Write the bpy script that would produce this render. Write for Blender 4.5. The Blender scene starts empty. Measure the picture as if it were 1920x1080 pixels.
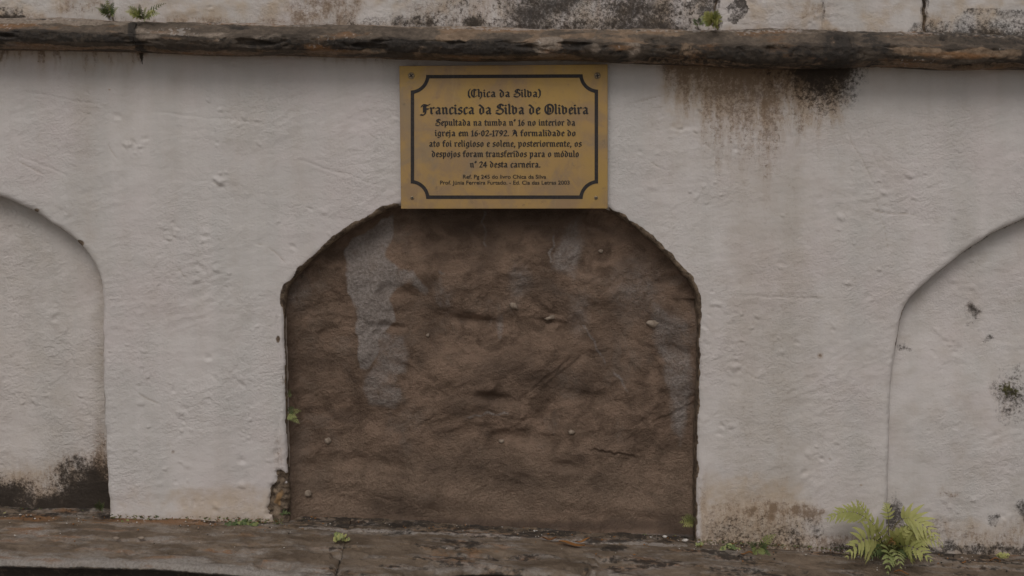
import bpy, math, random
import numpy as np
from mathutils import Vector, Matrix

sc = bpy.context.scene
COL = sc.collection
rad = math.radians

# ------------------------------------------------------------------ camera
F = 2000.0                 # focal length in photo pixels (photo 1920 wide)
PITCH = rad(5.0)
Z0 = 0.72                  # height of the wall point the camera aims at
D = 2.0
CAM = Vector((0.0, -D * math.cos(PITCH), Z0 + D * math.sin(PITCH)))
cam_d = bpy.data.cameras.new('camera')
cam_d.sensor_fit = 'HORIZONTAL'
cam_d.sensor_width = 36.0
cam_d.lens = 36.0 * F / 1920.0
cam_d.clip_start = 0.01
cam_d.clip_end = 500.0
cam = bpy.data.objects.new('camera', cam_d)
COL.objects.link(cam)
cam.location = CAM
cam.rotation_euler = (rad(90) - PITCH, 0, 0)
sc.camera = cam

# ------------------------------------------------------------------ world, sun, exposure
SUN_EL, SUN_AZ = rad(50), rad(190)      # azimuth measured from +Y towards +X : front left of the wall
world = bpy.data.worlds.new('World')
sc.world = world
world.use_nodes = True
wn = world.node_tree
bg = wn.nodes['Background']
sky = wn.nodes.new('ShaderNodeTexSky')
sky.sky_type = 'NISHITA'
sky.sun_disc = False
sky.sun_elevation = SUN_EL
sky.sun_rotation = SUN_AZ
sky.dust_density = 4.0
hs = wn.nodes.new('ShaderNodeHueSaturation')     # overcast: the blue is gone from the sky
hs.inputs['Saturation'].default_value = 0.12
wn.links.new(sky.outputs[0], hs.inputs['Color'])
wn.links.new(hs.outputs[0], bg.inputs['Color'])
bg.inputs['Strength'].default_value = 0.12
sun_d = bpy.data.lights.new('sun', 'SUN')
sun_d.energy = 1.5
sun_d.angle = rad(28)
sun_d.color = (1.0, 0.955, 0.905)
sun = bpy.data.objects.new('sun', sun_d)
COL.objects.link(sun)
sv = Vector((math.sin(SUN_AZ) * math.cos(SUN_EL), math.cos(SUN_AZ) * math.cos(SUN_EL), math.sin(SUN_EL)))
sun.rotation_euler = sv.to_track_quat('Z', 'Y').to_euler()
sun.location = (-3, -4, 6)

sc.view_settings.view_transform = 'Standard'
sc.view_settings.look = 'None'
sc.view_settings.gamma = 1.0
sc.view_settings.use_curve_mapping = False
sc.view_settings.exposure = -0.83
sc.cycles.max_bounces = 8

# ------------------------------------------------------------------ photo measurements -> wall coordinates
SP, CP = math.sin(PITCH), math.cos(PITCH)
def ray(px, py):
    a = (np.asarray(px, float) - 960.0) / F
    b = (540.0 - np.asarray(py, float)) / F
    return a, CP + b * SP, -SP + b * CP
def P(px, py, y=0.0):
    """point at depth y (wall face is y=0, towards viewer negative) measured at photo pixel (px,py)"""
    dx, dy, dz = ray(px, py)
    t = (np.asarray(y, float) - CAM.y) / dy
    return CAM.x + dx * t, CAM.z + dz * t          # x, z
def V3(px, py, y=0.0):
    x, z = P(px, py, y)
    return Vector((float(x), float(y), float(z)))
def UV(x, z, y=0.0):
    """inverse of P"""
    rx = np.asarray(x, float) - CAM.x; ry = np.asarray(y, float) - CAM.y; rz = np.asarray(z, float) - CAM.z
    f = ry * CP - rz * SP
    u = ry * SP + rz * CP
    return 960 + F * rx / f, 540 - F * u / f

# ------------------------------------------------------------------ numpy noise
def _h(ix, iy, seed):
    n = (ix.astype(np.int64) * 374761393 + iy.astype(np.int64) * 668265263 + seed * 1274126177) & 0xffffffff
    n = ((n ^ (n >> 13)) * 1274126177) & 0xffffffff
    n = n ^ (n >> 16)
    return (n & 0xffff) / 65535.0 * 2 * math.pi
def perlin(x, y, seed=0):
    x = np.asarray(x, float); y = np.asarray(y, float)
    x0 = np.floor(x); y0 = np.floor(y)
    fx = x - x0; fy = y - y0
    ux = fx * fx * fx * (fx * (fx * 6 - 15) + 10); uy = fy * fy * fy * (fy * (fy * 6 - 15) + 10)
    def g(i, j):
        a = _h(x0 + i, y0 + j, seed)
        return np.cos(a) * (fx - i) + np.sin(a) * (fy - j)
    return ((g(0, 0) * (1 - ux) + g(1, 0) * ux) * (1 - uy) + (g(0, 1) * (1 - ux) + g(1, 1) * ux) * uy) * 1.5
def fbm(x, y, o=4, seed=0, gain=0.5):
    s = 0; a = 1.0; t = 0
    for i in range(o):
        s = s + a * perlin(x * 2 ** i + 17.3 * i, y * 2 ** i - 9.1 * i, seed + i); t += a; a *= gain
    return s / t
def ridge(x, y, o=3, seed=0):
    s = 0; a = 1.0; t = 0
    for i in range(o):
        s = s + a * (1 - 2 * np.abs(perlin(x * 2 ** i + 5.1 * i, y * 2 ** i + 3.7 * i, seed + i))); t += a; a *= .5
    return s / t
def sst(a, b, x):
    t = np.clip((x - a) / (b - a), 0, 1)
    return t * t * (3 - 2 * t)
def catmull(pts, n=8):
    pts = [np.array(p, float) for p in pts]
    out = []
    for i in range(len(pts) - 1):
        p0 = pts[max(i - 1, 0)]; p1 = pts[i]; p2 = pts[i + 1]; p3 = pts[min(i + 2, len(pts) - 1)]
        for k in range(n):
            t = k / n
            out.append(0.5 * ((2 * p1) + (p2 - p0) * t + (2 * p0 - 5 * p1 + 4 * p2 - p3) * t * t + (3 * p1 - p0 - 3 * p2 + p3) * t ** 3))
    out.append(pts[-1])
    return np.array(out)
def poly_sdf(X, Z, poly):
    """signed distance, negative inside"""
    d = np.full(X.shape, 1e9); inside = np.zeros(X.shape, bool)
    n = len(poly)
    for i in range(n):
        ax, az = poly[i]; bx, bz = poly[(i + 1) % n]
        ex, ez = bx - ax, bz - az
        l2 = ex * ex + ez * ez + 1e-18
        t = np.clip(((X - ax) * ex + (Z - az) * ez) / l2, 0, 1)
        d = np.minimum(d, (X - ax - t * ex) ** 2 + (Z - az - t * ez) ** 2)
        c = ((az > Z) != (bz > Z))
        xi = ax + (Z - az) * ex / (ez if abs(ez) > 1e-12 else 1e-12)
        inside ^= c & (X < xi)
    d = np.sqrt(d)
    return np.where(inside, -d, d)

# ------------------------------------------------------------------ mesh / object helpers
def mesh_from(name, verts, faces, mat, smooth=True, attrs=None):
    """verts (n,3) array; faces (m,4) int array or list of faces"""
    me = bpy.data.meshes.new(name)
    verts = np.asarray(verts, np.float32)
    if isinstance(faces, np.ndarray):
        m = len(faces)
        me.vertices.add(len(verts)); me.vertices.foreach_set('co', verts.ravel())
        me.loops.add(m * 4); me.loops.foreach_set('vertex_index', faces.astype(np.int32).ravel())
        me.polygons.add(m); me.polygons.foreach_set('loop_start', np.arange(0, m * 4, 4, dtype=np.int32))
        me.update(calc_edges=True); me.validate()
    else:
        me.from_pydata([tuple(map(float, v)) for v in verts], [], faces)
        me.update()
    if smooth:
        me.polygons.foreach_set('use_smooth', np.ones(len(me.polygons), bool))
    for k, a in (attrs or {}).items():
        at = me.attributes.new(k, 'FLOAT', 'POINT')
        at.data.foreach_set('value', np.asarray(a, np.float32).ravel())
    for q in (mat if isinstance(mat, (list, tuple)) else [mat]):
        me.materials.append(q)
    return me
def link(name, me, parent=None, origin=None):
    """link a mesh given in world coordinates, moved to its origin (parent's base or its own)"""
    o = bpy.data.objects.new(name, me)
    COL.objects.link(o)
    if parent is not None:
        o.parent = parent
        b = Vector(parent['_base'])
        me.transform(Matrix.Translation(-b))
    elif origin is not None:
        me.transform(Matrix.Translation(-Vector(origin)))
        o.location = origin
    return o
ROOTS = []
def thing(name, base, label, cat, group=None):
    o = bpy.data.objects.new(name, None)
    o.empty_display_size = 0.05
    COL.objects.link(o)
    o.location = base
    o['_base'] = tuple(base)
    o['label'] = label; o['category'] = cat
    if group: o['group'] = group
    ROOTS.append(o)
    return o
def tag(o, label, cat, group=None, kind=None):
    if kind: o['kind'] = kind
    if label: o['label'] = label
    if cat: o['category'] = cat
    if group: o['group'] = group
    return o
def grid_faces(n, m, keep=None):
    """n rows x m cols of verts"""
    idx = np.arange(n * m).reshape(n, m)
    a = idx[:-1, :-1]; b = idx[:-1, 1:]; c = idx[1:, 1:]; d = idx[1:, :-1]
    f = np.stack([a, b, c, d], -1)
    if keep is not None:
        f = f[keep]
    return f.reshape(-1, 4)

# ------------------------------------------------------------------ material helper
class M:
    def __init__(s, name):
        s.m = bpy.data.materials.new(name); s.m.use_nodes = True
        s.t = s.m.node_tree; s.b = s.t.nodes['Principled BSDF']
        s.tc = s.t.nodes.new('ShaderNodeTexCoord').outputs['Object']
    def set(s, sock, v):
        if isinstance(v, bpy.types.NodeSocket): s.t.links.new(v, sock)
        elif isinstance(v, (tuple, list)) and len(v) == 3 and sock.type == 'RGBA': sock.default_value = (*v, 1)
        else: sock.default_value = v
    def vec(s, sx, sy, sz, rot=(0, 0, 0), off=(0, 0, 0)):
        n = s.t.nodes.new('ShaderNodeMapping')
        s.t.links.new(s.tc, n.inputs[0])
        n.inputs['Scale'].default_value = (sx, sy, sz); n.inputs['Rotation'].default_value = rot; n.inputs['Location'].default_value = off
        return n.outputs[0]
    def noise(s, scale, detail=4, rough=.55, vec=None, dist=0.0):
        n = s.t.nodes.new('ShaderNodeTexNoise')
        s.t.links.new(vec if vec is not None else s.tc, n.inputs['Vector'])
        n.inputs['Scale'].default_value = scale; n.inputs['Detail'].default_value = detail
        n.inputs['Roughness'].default_value = rough; n.inputs['Distortion'].default_value = dist
        return n.outputs['Fac']
    def voro(s, scale, vec=None, feature='F1'):
        n = s.t.nodes.new('ShaderNodeTexVoronoi'); n.feature = feature
        s.t.links.new(vec if vec is not None else s.tc, n.inputs['Vector'])
        n.inputs['Scale'].default_value = scale
        return n.outputs['Distance']
    def mth(s, op, a, b=0.0, c=None):
        n = s.t.nodes.new('ShaderNodeMath'); n.operation = op
        s.set(n.inputs[0], a); s.set(n.inputs[1], b)
        if c is not None: s.set(n.inputs[2], c)
        return n.outputs[0]
    def att(s, name):
        n = s.t.nodes.new('ShaderNodeAttribute'); n.attribute_name = name
        return n.outputs['Fac']
    def ss(s, x, lo, hi):
        n = s.t.nodes.new('ShaderNodeMapRange'); n.interpolation_type = 'SMOOTHSTEP'
        s.set(n.inputs[0], x); n.inputs[1].default_value = lo; n.inputs[2].default_value = hi
        return n.outputs[0]
    def mask(s, a, nz, k=1.0, t=0.5, w=.1):
        """attribute broken up by noise"""
        g = s.ss(a, 0.0, .45)
        v = s.mth('ADD', a, s.mth('MULTIPLY', s.mth('MULTIPLY', s.mth('SUBTRACT', nz, .5), k), g))
        return s.ss(v, t - w, t + w)
    def mix(s, f, a, b):
        n = s.t.nodes.new('ShaderNodeMix'); n.data_type = 'RGBA'
        s.set(n.inputs[0], f); s.set(n.inputs[6], a); s.set(n.inputs[7], b)
        return n.outputs[2]
    def bump(s, h, strength, dist, normal=None):
        n = s.t.nodes.new('ShaderNodeBump')
        n.inputs['Strength'].default_value = strength; n.inputs['Distance'].default_value = dist
        s.t.links.new(h, n.inputs['Height'])
        if normal is not None: s.t.links.new(normal, n.inputs['Normal'])
        return n.outputs[0]
    def done(s, col, rough=.9, spec=.25, normal=None, metal=0.0):
        s.set(s.b.inputs['Base Color'], col); s.set(s.b.inputs['Roughness'], rough)
        s.set(s.b.inputs['Specular IOR Level'], spec); s.set(s.b.inputs['Metallic'], metal)
        if normal is not None: s.t.links.new(normal, s.b.inputs['Normal'])
        return s.m

# ---- white lime plaster with stains (attributes: black, brown, tan, edge, dirt, moss)
def plaster_mat(name, grain=0.35, grain_scale=330, base=(.588, .545, .524)):
    m = M(name)
    n_big = m.noise(5, 4, .6)
    n_band = m.noise(1.0, 5, .6, m.vec(13, 13, .9))
    n_mid = m.noise(38, 5, .6)
    n_fine = m.noise(210, 4, .65)
    n_spk = m.noise(150, 7, .82)
    n_cl = m.noise(34, 8, .78)
    n_str = m.noise(1.0, 7, .75, m.vec(110, 60, 30), .5)
    c = m.mix(m.ss(n_band, .36, .64), base, (base[0] * .90, base[1] * .915, base[2] * .912))
    c = m.mix(m.ss(n_big, .42, .75), c, (base[0] * .975, base[1] * .94, base[2] * .95))
    c = m.mix(m.mth('MULTIPLY', m.ss(n_mid, .5, .8), .35), c, (base[0] * .82, base[1] * .80, base[2] * .76))
    # dust
    c = m.mix(m.mth('MULTIPLY', m.mask(m.att('dirt'), m.noise(22, 6, .7), 1.0, .5, .45), .55), c, (.40, .335, .275))
    # fine brown specks following dirt
    c = m.mix(m.mth('MULTIPLY', m.mask(m.att('dirt'), n_spk, 1.7, .76, .1), .32), c, (.26, .19, .13))
    # tan water stain
    c = m.mix(m.mth('MULTIPLY', m.mask(m.att('tan'), n_mid, .9, .5, .3), .7), c, (.45, .345, .245))
    # brown streaky mould
    br = m.mask(m.att('brown'), n_str, 1.7, .55, .42)
    br2 = m.mask(m.att('brown'), n_spk, 2.4, .62, .2)
    c = m.mix(m.mth('MULTIPLY', br, .62), c, (.285, .19, .115))
    c = m.mix(m.mth('MULTIPLY', br2, .62), c, (.125, .075, .042))
    # exposed brown edge where the plaster broke off
    ed = m.mask(m.att('edge'), n_mid, .7, .5, .08)
    c = m.mix(ed, c, m.mix(m.ss(m.noise(70, 6, .75), .36, .64), (.065, .046, .034), (.24, .178, .125)))
    oc = m.mask(m.att('ochre'), n_mid, .7, .5, .12)
    c = m.mix(m.mth('MULTIPLY', oc, .8), c, (.30, .18, .085))
    # moss
    mo = m.mask(m.att('moss'), n_fine, 1.2, .55, .1)
    c = m.mix(mo, c, (.09, .085, .03))
    # black mould
    bl = m.mth('MULTIPLY', m.mask(m.att('black'), n_spk, 2.6, .56, .30), .95)
    bl2 = m.mask(m.att('black'), n_cl, 2.2, .74, .26)
    c = m.mix(m.mth('MULTIPLY', m.mth('MAXIMUM', bl, bl2), .93), c, (.028, .022, .018))
    g = m.mth('ADD', m.mth('MULTIPLY', m.noise(grain_scale, 3, .6), .6), m.noise(1.0, 6, .68, m.vec(60, 60, 95, (0, rad(16), 0))))
    g = m.mth('MULTIPLY', g, m.mth('ADD', .35, m.mth('MULTIPLY', m.ss(m.noise(7, 4, .6), .35, .7), 1.0)))
    nb = m.bump(g, grain, .004)
    return m.done(c, m.mth('SUBTRACT', .92, m.mth('MULTIPLY', bl2, .1)), .2, nb)

MAT_PLASTER = plaster_mat('white_lime_plaster', .6, 230)
MAT_STUCCO = plaster_mat('white_grainy_stucco', .85, 210, (.58, .53, .502))

def mud_mat():
    m = M('brown_mud_render')
    n_big = m.noise(6, 5, .6, dist=.4)
    n_mid = m.noise(24, 6, .62, m.vec(1, 1, 1.2, (0, rad(-14), 0)), .5)
    n_fine = m.noise(190, 5, .65)
    n_fine2 = m.noise(330, 4, .75)
    c = m.mix(m.ss(n_mid, .38, .62), (.142, .093, .065), (.280, .188, .135))
    c = m.mix(m.mth('MULTIPLY', m.ss(n_big, .5, .68), .6), c, (.315, .213, .152))
    c = m.mix(m.mth('MULTIPLY', m.ss(m.noise(9, 7, .7, m.vec(1, 1, 1, (0, 0, 0), (5, 2, 1)), .6), .53, .66), .5), c, (.24, .187, .152))
    c = m.mix(m.mth('MULTIPLY', m.ss(m.noise(15, 5, .6, m.vec(1, 1, 1, (0, 0, 0), (3, 1, 7))), .55, .75), .55), c, (.125, .09, .068))
    c = m.mix(m.mth('MULTIPLY', m.att('warm'), .6), c, m.mix(m.ss(n_fine, .35, .65), (.25, .175, .125), (.36, .26, .19)))
    c = m.mix(m.mth('MULTIPLY', m.ss(n_fine2, .56, .70), .5), c, (.40, .30, .22))
    c = m.mix(m.mth('MULTIPLY', m.ss(m.noise(260, 4, .75, m.vec(1, 1, 1, (0, 0, 0), (1, 4, 2))), .56, .70), .5), c, (.052, .036, .026))
    gl = m.mask(m.att('pale'), m.noise(40, 8, .78), 1.1, .40, .30)
    c = m.mix(m.mth('MULTIPLY', gl, .85), c, m.mix(m.ss(n_fine, .35, .65), (.27, .228, .203), (.40, .352, .325)))
    c = m.mix(m.mth('MULTIPLY', m.mask(m.att('shade_mottle'), n_mid, .8, .5, .3), .62), c, (.072, .050, .038))
    h = m.mth('ADD', m.mth('MULTIPLY', n_fine, .8), m.mth('ADD', m.mth('MULTIPLY', n_mid, .35), m.mth('MULTIPLY', n_fine2, .55)))
    nb = m.bump(h, 1.0, .0095)
    return m.done(c, .88, .25, nb)
MAT_MUD = mud_mat()

def stone_mat(name, dark, mid, light, tanc, stretch=(12, 14, 26), lichen=.5):
    m = M(name)
    nb1 = m.noise(1.0, 6, .62, m.vec(*stretch), .3)
    nb2 = m.noise(28, 8, .74, dist=.4)
    nf = m.noise(240, 5, .68)
    nf2 = m.noise(90, 5, .65)
    c = m.mix(m.ss(nb1, .36, .68), dark, mid)
    c = m.mix(m.mth('MULTIPLY', m.mask(m.att('mid'), m.noise(24, 8, .7, m.vec(.5, 1, 1.5)), 1.0, .45, .2), .85), c, m.mix(m.ss(nf2, .35, .65), (.085, .064, .047), (.165, .126, .095)))
    tn = m.mask(m.att('tan'), nb2, 1.1, .5, .1)
    c = m.mix(m.mth('MULTIPLY', tn, .9), c, m.mix(m.ss(nf2, .35, .65), tanc, (tanc[0] * .6, tanc[1] * .58, tanc[2] * .55)))
    li = m.mask(m.att('light'), m.noise(32, 6, .7, m.vec(.6, 1, 1.6)), 1.1, .5, .2)
    c = m.mix(m.mth('MULTIPLY', li, .85), c, m.mix(m.ss(nf, .35, .65), light, (light[0] * .7, light[1] * .68, light[2] * .66)))
    oc = m.mask(m.att('ochre'), m.noise(28, 6, .7, m.vec(.5, 1, 2)), 1.0, .5, .15)
    c = m.mix(m.mth('MULTIPLY', oc, .8), c, (.22, .105, .04))
    wh = m.mask(m.att('lichen'), m.noise(130, 4, .6), 1.5, .62, .06)
    c = m.mix(m.mth('MULTIPLY', wh, lichen), c, (.42, .38, .35))
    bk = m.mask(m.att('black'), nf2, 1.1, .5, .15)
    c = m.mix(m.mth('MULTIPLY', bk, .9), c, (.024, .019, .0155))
    c = m.mix(m.mth('MULTIPLY', m.ss(m.noise(60, 8, .8), .52, .7), .55), c, tuple(v * 1.25 for v in mid))
    c = m.mix(m.mth('MULTIPLY', m.ss(m.noise(85, 8, .8, m.vec(1, 1, 1, (0, 0, 0), (4, 4, 4))), .56, .7), .6), c, tuple(v * .8 for v in dark))
    h = m.mth('ADD', m.mth('MULTIPLY', nb1, .45), m.mth('ADD', m.mth('MULTIPLY', nf, .45), m.mth('MULTIPLY', nf2, .8)))
    n = m.bump(h, .75, .006)
    return m.done(c, .72, .35, n)
MAT_CORNICE = stone_mat('dark_weathered_stone', (.042, .031, .0225), (.090, .068, .050), (.31, .25, .20), (.26, .18, .12))
MAT_LEDGE = stone_mat('grey_brown_ledge_stone', (.100, .071, .048), (.192, .143, .103), (.33, .30, .275), (.22, .155, .10), (15, 17, 17))

# ------------------------------------------------------------------ niche outlines (measured on the photo)
def W(pts, y=0.0):
    a = np.array(pts, float)
    x, z = P(a[:, 0], a[:, 1], y)
    return np.stack([x, z], 1)
centre_px = [(541, 1150), (541, 960), (538, 840), (535, 700), (533, 600), (535, 552), (546, 528), (566, 505), (622, 455), (702, 405), (760, 383),
             (850, 366), (950, 360), (1050, 367), (1132, 389), (1195, 430), (1247, 476), (1288, 522), (1307, 556), (1311, 620), (1309, 760), (1306, 900), (1304, 1020), (1302, 1150)]
left_px = [(-560, 1150), (-570, 600), (-560, 555), (-500, 480), (-400, 410), (-290, 365), (-190, 348), (-80, 352), (0, 370), (62, 398), (130, 445), (166, 482), (184, 514),
           (190, 560), (191, 700), (196, 850), (203, 960), (207, 1150)]
right_px = [(1658, 1150), (1664, 1000), (1669, 850), (1674, 720), (1684, 640), (1700, 575), (1740, 530), (1800, 482), (1860, 441), (1920, 413), (2000, 385), (2100, 372), (2200, 385),
            (2300, 430), (2400, 500), (2430, 560), (2432, 700), (2436, 1150)]
OUT = {k: catmull(W(v), 5) for k, v in (('left', left_px), ('centre', centre_px), ('right', right_px))}
LEDGE_V = lambda u: 962 + .042 * np.asarray(u, float) - 4 * np.sin(np.asarray(u, float) / 420.0)    # photo line where the ledge top meets the wall plane

def axis(lo, a, b, hi, fine, coarse):
    l = np.arange(lo, a, coarse); c = np.arange(a, b, fine); r = np.arange(b, hi + coarse, coarse)
    return np.concatenate([l, c, r])

# ------------------------------------------------------------------ the burial wall
wall = thing('burial_wall', (0.0, 0.05, 0.2), 'long white plastered wall of arched burial niches under a dark stone cornice', 'wall')

def blob(U, V, cx, cy, rx, ry, p=1.0):
    return np.clip(1 - np.sqrt(((U - cx) / rx) ** 2 + ((V - cy) / ry) ** 2), 0, 1) ** p

def plaster_relief(X, Z, seed=0, amp=1.0):
    h = .0040 * fbm(X / .34, Z / .30, 3, 11 + seed)
    h = h + .0018 * fbm(X / .085, Z / .06, 3, 21 + seed)
    wx = X + .03 * perlin(X / .12, Z / .12, 31); wz = Z + .03 * perlin(X / .12, Z / .12, 37)
    a = rad(-24)
    s, t = wx * math.cos(a) - wz * math.sin(a), wx * math.sin(a) + wz * math.cos(a)
    r = ridge(s / .13, t / .022, 3, 41 + seed)
    gate = sst(-.1, .45, fbm(X / .16, Z / .16, 2, 51 + seed))
    h = h + .0011 * np.clip(r - .25, 0, 1) * gate
    h = h + .00022 * fbm(X / .05, Z / .009, 2, 61 + seed)
    h = h + .00055 * fbm(X / .016, Z / .012, 3, 71 + seed) * (.4 + 1.2 * gate)
    return h * amp
def spots(X, Z, U, V, seed, n, box):
    """little daubs, chips and lumps left in the plaster"""
    R = random.Random(seed); h = np.zeros_like(X)
    for c_ in range(n // 6):
        ccx, ccy = R.uniform(box[0], box[2]), R.uniform(box[1], box[3]); spread = R.choice([18, 40, 90])
        for _ in range(R.choice([2, 4, 6, 9])):
            cx, cy = ccx + R.gauss(0, spread), ccy + R.gauss(0, spread * .7)
            r = R.choice([2.2, 2.6, 3.2, 4, 5.5]); el = R.uniform(1, 1.9); an = R.gauss(.35, .5); sg = R.choice([1, 1, -1])
            near = (np.abs(U - cx) < 26) & (np.abs(V - cy) < 26)
            du, dv = U[near] - cx, V[near] - cy
            a = (du * math.cos(an) + dv * math.sin(an)) / (r * el); b = (-du * math.sin(an) + dv * math.cos(an)) / r
            g = np.exp(-(a * a + b * b) ** 1.5)
            g2 = np.exp(-((a - .3) ** 2 + (b - 1.1) ** 2) * 1.5)
            h[near] += sg * R.uniform(.0008, .0022) * (g - .6 * g2)
    return h

# ---- facade
ux = axis(-900, -40, 1960, 2800, 2.4, 14)
vy = np.concatenate([np.arange(72, 1075, 2.4)])
gx = P(ux, 540.0)[0]; gz = P(960.0, vy)[1]
X, Z = np.meshgrid(gx, gz)
U, V = UV(X, Z)
sds = {k: poly_sdf(X, Z, OUT[k]) for k in OUT}
wob = .0035 * fbm(X / .06, Z / .06, 3, 3) + .0009 * fbm(X / .014, Z / .014, 2, 5)
wobr = np.where(U > 1000, 1.0, 1.0)
for k in sds: sds[k] = sds[k] + wob * (.75 if k == 'centre' else .7)
SD = np.minimum(np.minimum(sds['left'], sds['centre']), sds['right'])
inside = SD < 0
keep = ~(inside[:-1, :-1] & inside[:-1, 1:] & inside[1:, 1:] & inside[1:, :-1])
# move inside verts onto the outline
gy_, gx_ = np.gradient(SD)
dX = np.gradient(X, axis=1); dZ = np.gradient(Z, axis=0)
gX = gx_ / dX; gZ = gy_ / dZ
gl = gX ** 2 + gZ ** 2 + 1e-9
mv = inside & (SD > -.02)
X2 = np.where(mv, X - SD * gX / gl, X); Z2 = np.where(mv, Z - SD * gZ / gl, Z)
# photo damage
corner = np.clip(1.25 - np.sqrt(((U - 527) / 27.0) ** 2 + ((V - 936) / 58.0) ** 2) + .5 * fbm(X / .028, Z / .028, 4, 91), 0, 1)
corner = sst(.25, .55, corner) * (U < 545) * (sds['centre'] > -.01)
flake = np.exp(-((U - 525 - 4 * np.sin(V / 35.0) - 3 * perlin(V / 22.0, V * 0, 7)) / 2.2) ** 2) * sst(545, 585, V) * (1 - sst(880, 910, V)) * sst(-.15, .2, perlin(U * 0, V / 45.0, 8) + .15)
d_mm = np.clip(SD, 0, None) * 1000
nz_e = fbm(X / .035, Z / .035, 3, 13)
H = plaster_relief(X, Z) + spots(X, Z, U, V, 5, 420, (0, 130, 1920, 1000)) * 1.1
lip = np.where(sds['centre'] < .05, .010, .013) + .004 * nz_e
dd = np.clip(SD, 0, None)
Y = -H + np.where(dd < lip, lip * (1 - np.sqrt(np.clip(1 - ((lip - dd) / lip) ** 2, 0, 1))), 0)
Y += .007 * corner * (1 + 1.1 * fbm(X / .012, Z / .012, 3, 17)) + .0014 * flake
Y += -.004 * sst(935, 985, V) * (1 - corner)                    # plaster thickens at the foot
Y += -.012 * sst(1005, 1020, V) * (U > 1300) * .3
# two hair-line scratches
def scratch(x0, y0, x1, y1, w=1.6, bow=0):
    L = math.hypot(x1 - x0, y1 - y0); tx, ty = (x1 - x0) / L, (y1 - y0) / L
    s = (U - x0) * tx + (V - y0) * ty; n = -(U - x0) * ty + (V - y0) * tx
    n = n - bow * np.sin(np.clip(s / L, 0, 1) * math.pi) - 3 * perlin(s / 40, s * 0, int(x0))
    return np.exp(-(n / w) ** 2) * sst(-5, 12, s) * (1 - sst(L - 12, L + 5, s))
sc_m = sum(scratch(*a) for a in [(40, 170, 200, 200), (290, 210, 500, 232), (1620, 235, 1675, 400), (1340, 210, 1560, 216), (1390, 555, 1545, 560), (30, 290, 130, 330), (1660, 640, 1675, 900),
                                 (1405, 260, 1480, 270), (560, 300, 720, 350)])
Y += .0011 * np.clip(sc_m, 0, 1)
crk = sum(scratch(*a) for a in [(478, 457, 497, 462, 1.3), (502, 464, 538, 494, 1.3), (1185, 192, 1252, 178, 1.2), (1312, 262, 1342, 285, 1.2), (1215, 300, 1240, 318, 1.2), (1628, 392, 1660, 402, 1.4), (1650, 398, 1720, 402, 1.1),
                                (30, 300, 85, 330, 1.3), (200, 265, 222, 300, 1.2), (330, 500, 352, 530, 1.2), (395, 340, 420, 352, 1.2), (1640, 370, 1668, 470, 1.0), (1590, 250, 1640, 345, 1.0), (255, 735, 300, 760, 1.3), (1400, 700, 1440, 716, 1.2), (690, 250, 705, 262, 1.3)])
Y += .0016 * np.clip(crk, 0, 1)
# ---- stain maps
x_st = fbm(U / 26.0, V / 300.0, 3, 101)                   # streaks
x_st2 = fbm(U / 14.0 + .6 * perlin(V / 50.0, U / 60.0, 104), V / 120.0, 3, 103)
topline = 90 + .0185 * U
below = V - topline                                        # pixels beneath the cornice
black = np.zeros_like(U); brown = np.zeros_like(U); tan = np.zeros_like(U); dirt = np.zeros_like(U); moss = np.zeros_like(U); edge = np.zeros_like(U); ochre = np.zeros_like(U)
# right patch below cornice
WU = U + 16 * fbm(X / .03, Z / .03, 3, 131); WV = V + 16 * fbm(X / .03, Z / .03, 3, 137)
black = np.maximum(black, 1.3 * blob(WU, WV, 1548, 112, 100, 122, .8))
black = np.maximum(black, .62 * blob(WU, WV, 1490, 120, 110, 90, .7) + .2 * x_st2 * blob(WU, WV, 1490, 120, 130, 110, .5))
black = np.maximum(black, .9 * blob(U, V, 1598, 130, 9, 42, .7))
black = np.maximum(black, .75 * blob(U, V, 1490, 128, 40, 45, .8))
colr = sst(1200, 1275, U) * (1 - sst(1560, 1625, U))
Lr = 70 + 55 * sst(1230, 1300, U) + 35 * x_st2 + 110 * np.exp(-((U - 1350) / 30) ** 2) + 130 * np.exp(-((U - 1425) / 40) ** 2) + 30 * np.exp(-((U - 1500) / 60) ** 2)
brown = np.maximum(brown, colr * (.86 - .62 * np.clip(below / np.clip(Lr, 30, None), 0, 2)) + .22 * x_st * colr)
brown = np.maximum(brown, (.80 * colr * np.exp(-(np.clip(below, 0, 999) / 66) ** 2) * (1 + .6 * x_st2)) + .35 * blob(WU, WV, 1440, 190, 110, 150, .6))
brown = np.maximum(brown, .8 * np.exp(-((U - 1246) / 12) ** 2) * np.exp(-(np.clip(below, 0, 999) / 45) ** 2))
# left drips
black = np.maximum(black, 1.5 * (1 - np.clip(np.abs(U - 265 - .03 * (V - 95)) / np.clip(10 - .27 * (V - 88), .1, 20), 0, 1)) * (V < 126))
brown = np.maximum(brown, .75 * np.exp(-((U - 262) / 16) ** 2) * np.exp(-(np.clip(below, 0, 999) / 26) ** 2))
dl = (1 - sst(240, 300, U)) * np.clip(1 - below / 75, 0, 1)
brown = np.maximum(brown, dl * (.42 + 1.0 * x_st2))
tan = np.maximum(tan, .55 * dl); tan = np.maximum(tan, .8 * colr * np.exp(-(np.clip(below - 10, 0, 999) / 120) ** 2) * (1 + .5 * x_st2))
dl2 = sst(520, 640, U) * (1 - sst(720, 800, U)) * np.clip(1 - below / 40, 0, 1)
brown = np.maximum(brown, dl2 * (.38 + .8 * x_st2))
# thin dirty seam right under the cornice everywhere
brown = np.maximum(brown, .62 * np.exp(-(np.clip(below - 3, 0, 999) / 7.0) ** 2) * (.75 + .9 * x_st2))
tan = np.maximum(tan, .6 * np.exp(-(np.clip(below, 0, 999) / 14.0) ** 2))
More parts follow.
